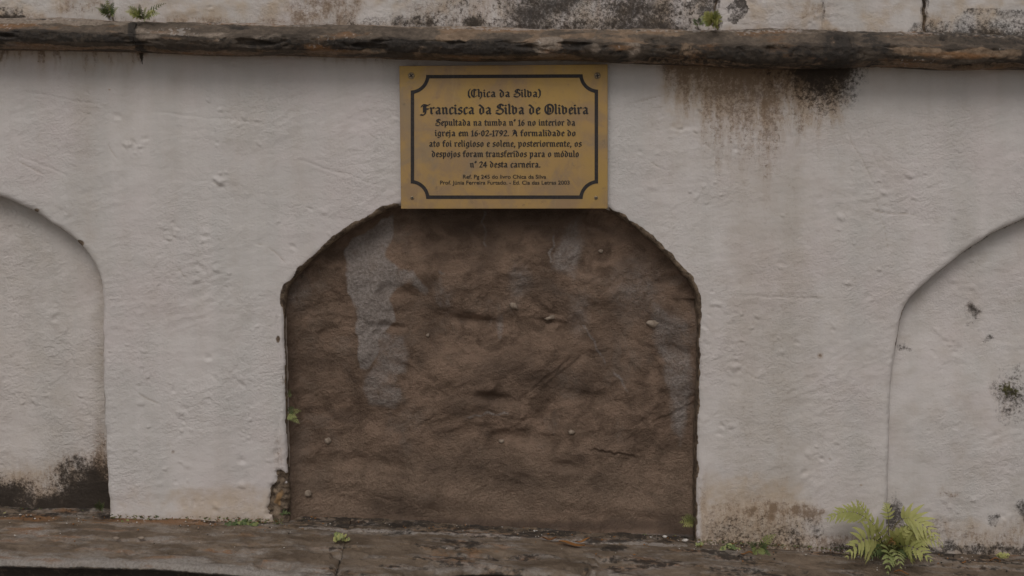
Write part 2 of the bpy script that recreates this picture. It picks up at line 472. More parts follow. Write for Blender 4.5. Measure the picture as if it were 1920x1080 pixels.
# general dust right of the centre niche
dirt = np.maximum(dirt, .60 * sst(1280, 1400, U) * (1 - sst(1470, 1640, U)) * sst(200, 320, V) + .1 * x_st)
dirt = np.maximum(dirt, .35 * sst(1250, 1300, U) * (1 - sst(1690, 1740, U)))
dirt = np.maximum(dirt, .22 + .25 * fbm(X / .3, Z / .3, 3, 107) + .30 * fbm(U / 45.0, V / 700.0, 3, 109))
dirt = np.maximum(dirt, .55 * np.exp(-((V - 556) / 9) ** 2) * sst(1370, 1400, U) * (1 - sst(1540, 1560, U)))
# left pillar foot : tan wash
foot = sst(885, 930, V + 16 * fbm(U / 60, V / 60, 3, 111)) * (U > 200) * (U < 540)
tan = np.maximum(tan, .62 * foot * (.55 + .45 * sst(290, 380, U)))
brown = np.maximum(brown, .40 * np.exp(-((V - 972) / 14) ** 2) * (U < 540) * (U > 200))
brown = np.maximum(brown, .7 * sst(968, 980, V) * (U < 545) * (U > 195)); moss = np.maximum(moss, .55 * sst(970, 984, V) * (U < 560) * (U > 195))
# right pillar foot : brown band
pr = sst(1305, 1320, U) * (1 - sst(1525, 1560, U + 20 * fbm(X / .03, Z / .03, 3, 141)))
band = np.exp(-((V - 958) / 26) ** 2) * pr * (.45 + .5 * sst(1380, 1420, U))
brown = np.maximum(brown, band * (.74 + .5 * x_st2 + .7 * fbm(X / .04, Z / .03, 4, 149)))
brown = np.maximum(brown, .50 * sst(1305, 1320, U) * (1 - sst(1480, 1590, U)) * sst(880, 970, V + 20 * fbm(X / .05, Z / .05, 3, 147)) + .2 * x_st * pr * sst(890, 950, V))
tan = np.maximum(tan, .70 * sst(1305, 1320, U) * (1 - sst(1440, 1600, U + 30 * fbm(X / .06, Z / .06, 3, 143))) * sst(830, 950, V + 30 * fbm(X / .06, Z / .06, 3, 145)))
brown = np.maximum(brown, .62 * sst(985, 1012, V) * (U > 1300) * (U < 1660))
black = np.maximum(black, .72 * np.exp(-((V - LEDGE_V(U) + 6) / 11) ** 2) * (U > 1555))
moss = np.maximum(moss, .5 * np.exp(-((V - LEDGE_V(U) + 4) / 9) ** 2) * (U > 1300))
black = np.maximum(black, (.46 + .5 * fbm(X / .04, Z / .03, 4, 151)) * sst(1308, 1330, U) * (1 - sst(1520, 1570, U)) * sst(925, 1005, V))
# niche edges
cy_e = sds['centre'] * 1000
arch_r = sst(1120, 1160, U) * (1 - sst(575, 640, V)); arch_l = (1 - sst(730, 770, U)) * (1 - sst(540, 600, V)) * (U < 900)
w_e = 5.5 + 9 * nz_e + 3 * arch_r + 3.5 * arch_l * sst(575, 640, U)
e_c = (1 - sst(.6, 1.2, cy_e / np.clip(w_e, 1, None))) * np.clip(arch_r + arch_l, 0, 1)
e_j = (1 - sst(.5, 1.0, cy_e / np.clip(2.5 + 5 * nz_e, .8, None))) * (V > 540)
edge = np.maximum(e_c, .95 * e_j)
edge = np.maximum(edge, .9 * blob(U, V, 533, 562, 12, 30, .5)); edge = np.maximum(edge, .75 * blob(U, V, 521, 636, 7, 12, .5))
e_l = (1 - sst(.5, 1.1, sds['left'] * 1000 / np.clip(1.5 + 5.5 * fbm(X / .05, Z / .05, 3, 23), .4, None)))
e_r = (1 - sst(.5, 1.1, sds['right'] * 1000 / np.clip(2.2 + 6 * fbm(X / .05, Z / .05, 3, 27), .4, None))) * (1 - sst(640, 700, V))
edge = np.maximum(edge, .85 * np.maximum(e_l, e_r))
edge = np.maximum(edge, .9 * corner); dirt = np.maximum(dirt, .8 * np.clip(crk, 0, 1))
edge = np.maximum(edge, .50 * flake)
edge = np.maximum(edge, .85 * blob(U, V, 148, 456, 15, 10, .6)); edge = np.maximum(edge, .7 * blob(U, V, 66, 395, 16, 8, .6))
ochre = np.maximum(ochre, .8 * blob(U + 8 * nz_e * 3, V, 524, 938, 14, 38, .7) * corner)
black = np.maximum(black, .95 * blob(U, V, 507, 905, 20, 26, .6) * corner); black = np.maximum(black, .8 * blob(U, V, 532, 962, 14, 16, .6))
brown = np.maximum(brown, .55 * blob(U, V, 1316, 945, 24, 90, .7)); brown = np.maximum(brown, .5 * blob(U, V, 523, 850, 18, 60, .6))
black = np.maximum(black, .95 * blob(U, V, 1690, 649, 11, 13, .6)); brown = np.maximum(brown, .75 * blob(U, V, 1538, 667, 10, 9, .6))
brown = np.maximum(brown, .7 * blob(U, V, 323, 848, 6, 5, .5))

for cx, cy, r in [(1555, 860, 4), (1614, 909, 5), (1482, 905, 3), (418, 560, 3), (655, 250, 3), (205, 168, 5)]:
    ochre = np.maximum(ochre, .62 * blob(U, V, cx, cy, r + 3, r, .7))
# outside the photographed stretch: same sort of weathering
off = (U < -10) | (U > 1930)
brown = np.where(off, np.maximum(brown, np.clip(1 - below / 60, 0, 1) * (.35 + x_st2)), brown)
black = np.where(off, np.maximum(black, .9 * sst(930, 990, V) * (.5 + .5 * x_st)), black)

verts = np.stack([X2, Y, Z2], -1).reshape(-1, 3)
faces = grid_faces(*X.shape, keep=keep)
used = np.zeros(len(verts), bool); used[faces.ravel()] = True
# reveal : extrude the niche rim backwards
e = np.concatenate([faces[:, [0, 1]], faces[:, [1, 2]], faces[:, [2, 3]], faces[:, [3, 0]]])
key = np.sort(e, 1); kk = key[:, 0].astype(np.int64) * len(verts) + key[:, 1]
uq, inv, cnt = np.unique(kk, return_inverse=True, return_counts=True)
be = e[cnt[inv] == 1]
ins = inside.ravel()
be = be[ins[be[:, 0]] & ins[be[:, 1]]]
rim = np.unique(be)
A = dict(black=black, brown=brown, tan=tan, dirt=dirt, moss=moss, edge=edge, ochre=ochre)
A = {k: np.clip(v, 0, 1.4).ravel() for k, v in A.items()}
allv = [verts]; allf = [faces]; mp = np.full(len(verts), -1); base_n = len(verts); prev = {}
cur = rim.copy(); cur_map = np.full(len(verts), -1); cur_map[rim] = rim
rx_, rz_ = verts[rim, 0], verts[rim, 2]
ru, rv = UV(rx_, rz_)
is_c = (np.abs(rx_ - P(923, 540)[0]) < .42)
gxr = (gX / np.sqrt(gl)).ravel()[rim]; gzr = (gZ / np.sqrt(gl)).ravel()[rim]
n0 = base_n
for j, dy in enumerate([.006, .018, .034, .052, .075]):
    wv = .0014 * fbm(rx_ / .03 + dy * 50, rz_ / .03, 2, 200 + j)
    nv = np.stack([rx_ + gxr * wv, verts[rim, 1] + dy, rz_ + gzr * wv], 1)
    allv.append(nv)
    nm = np.full(len(verts), -1); nm[rim] = n0 + np.arange(len(rim))
    allf.append(np.stack([cur_map[be[:, 1]], cur_map[be[:, 0]], nm[be[:, 0]], nm[be[:, 1]]], 1))
    for k in A:
        a = A[k][rim].copy()
        if k == 'edge': a = np.where(is_c, np.maximum(a * ((rv < 590) | (ru > 900) | (rv > 880)), np.where((ru < 900) & (rv > 600), .05, .45) + .35 * fbm(rx_ / .04, rz_ / .04, 2, 211 + j)) + .25 * (rv < 590), a)
        if k == 'edge': a = np.where(is_c, a, np.maximum(a, (.28 + .75 * fbm(rx_ / .05, rz_ / .05, 3, 231)) * (rv < 620)))
        if k == 'black': a = np.where((ru > 1600) & (rv < 640), np.maximum(a, .25 + .8 * fbm(rx_ / .04, rz_ / .04, 3, 233) + .2 * (j > 1)), a)
        if k == 'tan': a = np.where(is_c, .6, .35)
        A[k] = np.concatenate([A[k], a]) if j == 0 and False else A[k]
        prev.setdefault(k, []).append(a)
    cur_map = nm; n0 += len(rim)
verts = np.concatenate(allv); faces = np.concatenate(allf)
A = {k: np.concatenate([A[k]] + prev[k]) for k in A}
used = np.zeros(len(verts), bool); used[faces.ravel()] = True
remap = np.cumsum(used) - 1
me = mesh_from('facade', verts[used], remap[faces], MAT_PLASTER, attrs={k: a[used] for k, a in A.items()})
link('facade', me, wall)

# ---- side niche panels (white) and the mud panel
def panel(name, u0, u1, v0, v1, step, depth, mat, relief, attrf, label=None, coarse_out=True):
    ua = np.arange(u0, u1, step); va = np.arange(v0, v1, step)
    gx = P(ua, 540.0)[0]; gz = P(960.0, va)[1]
    X, Z = np.meshgrid(gx, gz); U, V = UV(X, Z, depth)
    Y = depth - relief(X, Z, U, V)
    me = mesh_from(name, np.stack([X, Y, Z], -1).reshape(-1, 3), grid_faces(*X.shape), mat, attrs=attrf(X, Z, U, V))
    o = link(name, me, wall)
    if label: o['label'] = label
    return o
zero = lambda U: np.zeros_like(U)
def left_attr(X, Z, U, V):
    s = fbm(X / .05, Z / .05, 4, 301)
    bl = 1.45 * sst(845, 985, V + 46 * s + 34 * sst(60, 175, U) - 26 * np.exp(-((U - 70) / 40) ** 2))
    br = .80 * sst(800, 970, V + 40 * sst(60, 190, U) + 40 * s)
    br = br + .25 * np.exp(-((U - 188) / 14) ** 2) * sst(720, 800, V)
    return dict(black=bl, brown=br, tan=.5 * sst(820, 900, V), dirt=.32 + .3 * s + .3 * np.exp(-((U - 192) / 16) ** 2), moss=.6 * blob(U, V, 190, 945, 22, 26), edge=zero(U), ochre=.8 * sst(960, 975, V))  # band beside the jamb: edge shading put into the dirt value
panel('niche_panel', -640, 250, 320, 1085, 2.6, .044, MAT_STUCCO,
      lambda X, Z, U, V: spots(X, Z, U, V, 29, 30, (0, 380, 200, 900)) + .003 * fbm(X / .25, Z / .25, 3, 311) + .0004 * fbm(X / .008, Z / .008, 2, 313) + .0018 * fbm(X / .06, Z / .06, 2, 317),
      left_attr, 'white grainy stucco niche panel with black mould along its foot')
def right_attr(X, Z, U, V):
    s = fbm(X / .05, Z / .05, 4, 321)
    U0, V0 = U, V
    U = U + 22 * fbm(X / .03, Z / .03, 4, 341); V = V + 22 * fbm(X / .03, Z / .03, 4, 347)
    bl = .70 * blob(U, V, 1888, 742, 60, 82, .9)
    bl = np.maximum(bl, .78 * blob(U, V, 1825, 583, 26, 26, .7)); bl = np.maximum(bl, .72 * blob(U, V, 1856, 632, 16, 14, .7)); bl = np.maximum(bl, .6 * blob(U, V, 1905, 690, 16, 22, .7))
    bl = np.maximum(bl, .75 * blob(U, V, 1855, 969, 16, 14, .6)); bl = np.maximum(bl, .75 * blob(U, V, 1912, 952, 20, 30, .6))
    bl = np.maximum(bl, .75 * np.exp(-((V - 1024) / 13) ** 2)); bl = np.maximum(bl, .9 * blob(U, V, 1672, 965, 30, 45, .6))
    bl = np.maximum(bl, .6 * blob(U, V, 1700, 985, 90, 32, .6))
    e = -poly_sdf(X, Z, OUT['right']) * 1000
    bl = np.maximum(bl, .82 * np.exp(-((e - 2) / (6 + 8 * np.clip(s, -.5, 1))) ** 2) * (V0 < 590) * sst(-.3, .3, fbm(X / .12, Z / .12, 2, 331)))
    bl = np.maximum(bl, .8 * blob(U, V, 1690, 650, 14, 16, .6))
    br = .5 * sst(930, 1010, V) + .35 * s * sst(900, 980, V)
    br = np.maximum(br, .55 * blob(U, V, 1775, 925, 40, 30)); br = np.maximum(br, .5 * blob(U, V, 1825, 583, 36, 32)); br = np.maximum(br, .5 * blob(U, V, 1880, 745, 60, 70))
    return dict(black=bl, brown=br, tan=.45 * sst(900, 1000, V), dirt=.34 + .35 * s, moss=.75 * blob(U, V, 1890, 728, 40, 40), edge=zero(U), ochre=zero(U))
panel('niche_panel', 1600, 2500, 340, 1085, 2.6, .034, MAT_PLASTER,
      lambda X, Z, U, V: 1.15 * plaster_relief(X, Z, 400) + .017 * sst(560, 800, V) + spots(X, Z, U, V, 9, 90, (1680, 450, 1920, 1000)),
      right_attr, 'white plastered niche panel with black and green lichen spots')

def mud_relief(X, Z, U, V):
    wx = X + .05 * fbm(X / .16, Z / .16, 3, 501); wz = Z + .04 * fbm(X / .16, Z / .16, 3, 507)
    h = .019 * fbm(wx / .22, wz / .17, 3, 511, .42)
    h = h + .0022 * ridge(wx / .17 + .5 * wz / .15, wz / .12 - .4 * wx / .085, 2, 521) + .0042 * fbm(wx / .075, wz / .062, 3, 527) + .0022 * sst(.05, .3, fbm(wx / .11, wz / .08, 3, 529))
    h = h + .0018 * fbm(wx / .032, wz / .026, 3, 531, .5)
    h = h + .0012 * fbm(X / .009, Z / .009, 2, 541)
    # overlapping trowelled coats with crisp edges
    f1 = fbm(wx / .24, wz / .17 - .25 * wx / .17, 4, 581, .42)
    f2 = fbm(wx / .12 + 3, wz / .09, 3, 583, .45)
    for lv, am, ff in ((-.2, .0030, f1), (.0, .0026, f1), (.2, .0030, f1), (.06, .0016, f2)):
        h = h + am * sst(lv - .02, lv + .06, ff)
    h = h * (1 - .55 * (1 - sst(400, 470, V))) * (1 - .4 * sst(900, 960, V))
    # hollows, folds and ledges seen in the photo : (x, y, rx, ry, depth)
    for cx, cy, rx, ry, d in [(925, 745, 40, 9, -.016), (890, 600, 38, 9, -.014), (735, 612, 26, 6, -.009), (1060, 872, 24, 10, -.010), (1030, 603, 22, 5, -.008), (985, 820, 80, 12, -.008),
                              (700, 868, 60, 12, -.009), (1100, 745, 40, 14, -.010), (880, 700, 70, 30, .006), (1000, 690, 90, 30, .006), (1150, 600, 60, 40, -.008), (760, 550, 60, 20, -.007), (640, 800, 40, 20, .005),
                              (1190, 950, 120, 16, .006), (820, 930, 120, 20, .006), (1240, 780, 30, 60, .006), (1130, 520, 60, 30, .005), (690, 700, 30, 70, .006), (700, 530, 30, 60, .005), (620, 870, 20, 10, -.005)]:
        h = h + d * np.exp(-((U - cx) / rx) ** 2 - ((V - cy - .12 * (U - cx)) / ry) ** 2)
    # open crack, right
    s = (U - 1105) / 85.0
    cv = 839 + 12 * s ** 2 + 3 * sst(.1, .25, s) + 5 * perlin(U / 11.0, U * 0, 551)
    g = sst(-.05, .1, s) * (1 - sst(.95, 1.08, s))
    h = h - .0026 * np.exp(-((V - cv - 1) / 2.0) ** 2) * g + .004 * sst(0, 2, cv - V) * np.exp(-((cv - V) / 26)) * g
    # fine long cracks
    for pts, dep in [([(945, 395), (1000, 0)], 0)]:
        pass
    e = -poly_sdf(X, Z, OUT['centre']) * 1000
    h = h + .012 * np.exp(-np.clip(e, 0, None) / 16.0) * (V < 560) * (U > 1100) + .006 * np.exp(-np.clip(e, 0, None) / 14.0) * (V < 560) * (U < 800)
    h = h + .028 * np.exp(-np.clip(e, 0, None) / 13.0) * (1 - sst(640, 700, U)) * sst(540, 600, V) + .008 * np.exp(-np.clip(e, 0, None) / 12.0) * sst(1150, 1200, U) * sst(560, 620, V)
    h = h + .016 * sst(965, 1000, V)
    return h
def mud_attr(X, Z, U, V):
    s = fbm(X / .05, Z / .05, 4, 561); s2 = fbm(X / .02, Z / .05, 3, 567)
    pale = zero(U)
    WU = U + 7 * s + 5 * s2; WV = V + 7 * fbm(X / .05, Z / .05, 4, 577)
    def patch(pts, a, soft=6):
        return a * (1 - sst(-soft, soft, poly_sdf(WU, WV, np.array(pts, float))))
    pale = np.maximum(pale, patch([(645, 470), (660, 450), (700, 430), (735, 398), (738, 440), (722, 482), (748, 500), (742, 540), (728, 556), (742, 600), (716, 625), (712, 660), (690, 695), (677, 690), (668, 600), (655, 540)], .74, 5) + 0)
    pale = pale * (1 + .5 * s + .3 * s2) + .16 * patch([(672, 548), (735, 552), (738, 600), (712, 630), (705, 650), (690, 692), (678, 680)], 1, 6)
    pale = np.maximum(pale, patch([(706, 615), (758, 630), (768, 660), (762, 700), (745, 705), (758, 745), (740, 768), (690, 760), (680, 725), (690, 700), (708, 680)], .47, 10) * (1 + .6 * s))
    pale = np.maximum(pale, patch([(738, 498), (775, 506), (808, 545), (796, 556), (768, 530), (738, 540)], .5, 7) * (1 + .6 * s))
    pale = np.maximum(pale, (.42 + .6 * s2) * (blob(U, V, 835, 545, 26, 40, .6)))
    pale = np.maximum(pale, .52 * blob(WU, WV, 975, 525, 32, 42, .6)); pale = np.maximum(pale, .52 * blob(WU, WV, 935, 612, 9, 30, .5))
    pale = np.maximum(pale, patch([(1045, 445), (1085, 400), (1098, 460), (1078, 520), (1030, 510)], .44, 14) * (1 + .8 * s))
    pale = np.maximum(pale, patch([(1215, 560), (1290, 600), (1300, 690), (1294, 770), (1278, 835), (1262, 800), (1256, 740), (1240, 690), (1225, 640)], .46, 14) * (1 + .5 * s + .25 * sst(690, 780, V)))
    pale = np.maximum(pale, .42 * blob(WU, WV, 1190, 540, 70, 90, .6)); pale = np.maximum(pale, .38 * blob(WU, WV, 1085, 590, 30, 70, .6)); pale = np.maximum(pale, .36 * blob(U, V, 560, 545, 40, 60, .5))
    pale = np.maximum(pale, .62 * np.exp(-((V - 992 - .012 * (U - 700)) / 4) ** 2))
    for cx, cy, bx, by in [(905, 390, 912, 470), (1040, 430, 1030, 500), (1090, 600, 1140, 690), (820, 500, 838, 520), (1150, 690, 1180, 740), (870, 780, 960, 770)]:
        L = math.hypot(bx - cx, by - cy); tx, ty = (bx - cx) / L, (by - cy) / L
        q = (U - cx) * tx + (V - cy) * ty; n = -(U - cx) * ty + (V - cy) * tx + 7 * perlin(q / 18, q * 0, int(cx))
        pale = np.maximum(pale, (.50 + .5 * s2) * np.exp(-(n / 3.2) ** 2) * sst(0, 12, q) * (1 - sst(L - 12, L, q)))
    warm = np.clip(sst(780, 930, V) * (1 - sst(955, 985, V)) + .5 * s + .35 * blob(U, V, 590, 620, 60, 150, .5), 0, 1)
    shade_mottle = .75 * (1 - sst(390, 470, V)) * sst(740, 800, U) * (1 - sst(1080, 1130, U))  # top darkened: shade under plaque and arch put into the colour
    shade_mottle = np.maximum(shade_mottle, .85 * sst(955, 985, V + 14 * s) * (1 - .6 * np.exp(-((V - 993) / 7) ** 2)))
    shade_mottle = np.maximum(shade_mottle, .9 * blob(U, V, 1265, 985, 60, 36, .6)); shade_mottle = np.maximum(shade_mottle, .6 * blob(U, V, 1150, 600, 70, 60, .6)); shade_mottle = np.maximum(shade_mottle, .55 * blob(U, V, 930, 740, 90, 40, .6)); shade_mottle = np.maximum(shade_mottle, .55 * blob(U, V, 800, 570, 90, 40, .6))
    e = -poly_sdf(X, Z, OUT['centre']) * 1000
    shade_mottle = np.maximum(shade_mottle, .5 * np.exp(-np.clip(e, 0, None) / 6)); shade_mottle = np.maximum(shade_mottle, .30 + .75 * fbm(X / .14, Z / .10, 4, 571, .6))  # darker along the niche rim, plus random mottling
    return dict(pale=np.clip(pale, 0, 1.2), warm=warm, shade_mottle=np.clip(shade_mottle, 0, 1.2))
mud = panel('niche_panel', 490, 1355, 330, 1075, 2.1, .050, MAT_MUD, mud_relief, mud_attr, 'rough brown mud-plastered panel closing the middle niche')

# pebbles set in the mud
MP = M('pale_pebble'); MAT_PEBBLE = MP.done(MP.mix(MP.ss(MP.noise(120, 4), .35, .65), (.19, .145, .108), (.30, .24, .19)), .8, .3, MP.bump(MP.noise(300), .4, .002))
MP = M('white_pebble'); MAT_WPEB = MP.done(MP.mix(MP.ss(MP.noise(160, 4), .35, .65), (.42, .38, .34), (.60, .56, .52)), .75, .3)
def pebble_mesh(name, c, rx, ry, rz, seed, mat, tilt=0.0):
    R = random.Random(seed); vs = []; fs = []; n, k = 12, 8
    for i in range(k + 1):
        th = math.pi * i / k
        for j in range(n):
            ph = 2 * math.pi * j / n
            d = Vector((math.sin(th) * math.cos(ph), math.sin(th) * math.sin(ph), math.cos(th)))
            q = 1 + .42 * float(perlin(np.array(d.x * 1.5 + seed * 1.37), np.array(d.z * 1.5 + d.y * .7), seed)) 
            p = Vector((d.x * rx, d.y * ry, d.z * rz)) * q
            p = Matrix.Rotation(tilt, 3, 'Y') @ p
            vs.append(tuple(Vector(c) + p))
    for i in range(k):
        for j in range(n):
            fs.append((i * n + j, i * n + (j + 1) % n, (i + 1) * n + (j + 1) % n, (i + 1) * n + j))
    return mesh_from(name, np.array(vs), fs, mat)
for i, (px, py, a, b, t) in enumerate([(963, 574, 8, 6, .5), (1032, 596, 11, 4.5, -.3), (1223, 607, 13, 6.5, .05), (802, 628, 3.5, 3, 0), (615, 827, 7, 6.5, .4), (578, 926, 7.5, 6, -.5), (1127, 471, 4.5, 4, .2),
                                       (1071, 810, 6, 4.5, .3), (940, 827, 6, 3, 0)]):
    dx, dz = P(px, py, .05); 
    y_ = .05 - float(mud_relief(np.array([[dx]], float), np.array([[dz]], float), np.array([[float(px)]]), np.array([[float(py)]]))[0, 0])
    p = V3(px, py, y_ - .001)
    me = pebble_mesh('embedded_pebble', p, a * .001, .0045, b * .001, 40 + i, MAT_PEBBLE, t)
    o = link('embedded_pebble', me, None); o.parent = mud
    me.transform(Matrix.Translation(-Vector(wall['_base'])))

# ---- upper wall above the cornice
def joint_x(k, Z, V):
    return {0: 1346 + 5 * perlin(V / 30.0, V * 0, 601), 1: 1737 + 6 * perlin(V / 26.0, V * 0, 603), 2: 1546 + 4 * perlin(V / 26.0, V * 0, 605), 3: 205 + 6 * perlin(V / 26.0, V * 0, 607),
            4: 2120 + 4 * perlin(V / 26.0, V * 0, 609), 5: -240 + 4 * perlin(V / 26.0, V * 0, 610)}[k]
ua = axis(-900, -40, 1960, 2800, 2.4, 14)
va = np.concatenate([np.arange(-620, -40, 12), np.arange(-40, 90, 2.2)])
gx = P(ua, 540.0)[0]; gz = P(960.0, va)[1]
X, Z = np.meshgrid(gx, gz); U, V = UV(X, Z, .0)
H = plaster_relief(X, Z, 700, 1.3) + spots(X, Z, U, V, 19, 30, (0, 0, 1920, 60))
jb = zero(U); jm = zero(U)
for k, (w, s) in enumerate([(3.5, .8), (3.8, .9), (1.6, .35), (4, .6), (4, 1), (4, 1)]):
    g = np.exp(-((U - joint_x(k, Z, V)) / w) ** 2) * s
    H -= .010 * g; jb = np.maximum(jb, g * 1.1)
    jm = np.maximum(jm, .75 * np.exp(-((U - joint_x(k, Z, V)) / (w * 2.2)) ** 2) * s)
s = fbm(X / .05, Z / .05, 4, 611); s3 = fbm(X / .16, Z / .1, 3, 617)
topc = 33 + .0165 * U
up = np.clip(topc - V, -10, 999)
UU, VV = U, V
U = U + 18 * fbm(X / .03, Z / .03, 4, 641); V = V + 10 * fbm(X / .03, Z / .03, 4, 643)
black = 1.0 * sst(640, 760, U) * (1 - sst(1300, 1340, U)) * np.exp(-(np.clip(up - 4, 0, 999) / 26) ** 2) * (.62 + .7 * s)
black = np.maximum(black, .95 * sst(1790, 1830, U) * np.exp(-(up / 24) ** 2) * (.7 + .6 * s)); black = np.maximum(black, .75 * sst(1700, 1740, U) * np.exp(-(up / 12) ** 2))
black = np.maximum(black, .85 * blob(U, V, 1325, 12, 28, 46, .7)); black = np.maximum(black, .9 * (U < 45) * np.exp(-(up / 10) ** 2)); black = np.maximum(black, .75 * jb)
black = np.maximum(black, .3 * blob(U, V, 1385, 18, 24, 26)); black = np.maximum(black, .55 + .9 * s3 - .012 * up * (V < -20)) * np.where(V < -60, 1, 1) * np.where((V < -60) | (black > .01), 1, 0)
brown = .95 * sst(505, 560, U) * (1 - sst(660, 700, U)) * (.62 + .5 * s) * sst(-40, 0, V); brown = np.maximum(brown, .8 * blob(U, V, 150, 16, 80, 36, .5) * (.75 + .5 * s))
brown = np.maximum(brown, .62 * np.exp(-(up / 14) ** 2) * (.7 + .6 * s)); brown = np.maximum(brown, .75 * blob(U, V, 1535, 20, 90, 40, .6) * (.6 + .6 * s)); brown = np.maximum(brown, .6 * jm); brown = np.maximum(brown, .5 * blob(U, V, 1760, 40, 60, 40))
brown = np.maximum(brown, .45 * sst(690, 800, U) * (1 - sst(1300, 1340, U)) * sst(-30, 10, V))
U, V = UU, VV
me = mesh_from('parapet', np.stack([X, .006 - H, Z], -1).reshape(-1, 3), grid_faces(*X.shape), MAT_PLASTER,
               attrs=dict(black=np.clip(black, 0, 1.3), brown=np.clip(brown, 0, 1.2), tan=np.clip(.35 + .6 * s, 0, 1), dirt=.45 + .3 * s, moss=.62 * jm, edge=.35 * jb + .5 * jb, ochre=.55 * jb * (s > .1)))
link('parapet', me, wall)

# ---- body of the wall behind and above (closes the volume)
def box_mesh(name, x0, x1, y0, y1, z0, z1, mat):
    v = [(x0, y0, z0), (x1, y0, z0), (x1, y1, z0), (x0, y1, z0), (x0, y0, z1), (x1, y0, z1), (x1, y1, z1), (x0, y1, z1)]
    f = [(0, 3, 2, 1), (4, 5, 6, 7), (0, 1, 5, 4), (1, 2, 6, 5), (2, 3, 7, 6), (3, 0, 4, 7)]
    return mesh_from(name, np.array(v), f, mat, smooth=False)
xa, xb = float(P(-900, 540)[0]), float(P(2800, 540)[0]); ztop = float(P(960, -612)[1])
link('wall_core', box_mesh('wall_core', xa, xb, .090, .40, .0, ztop, MAT_STUCCO), wall)

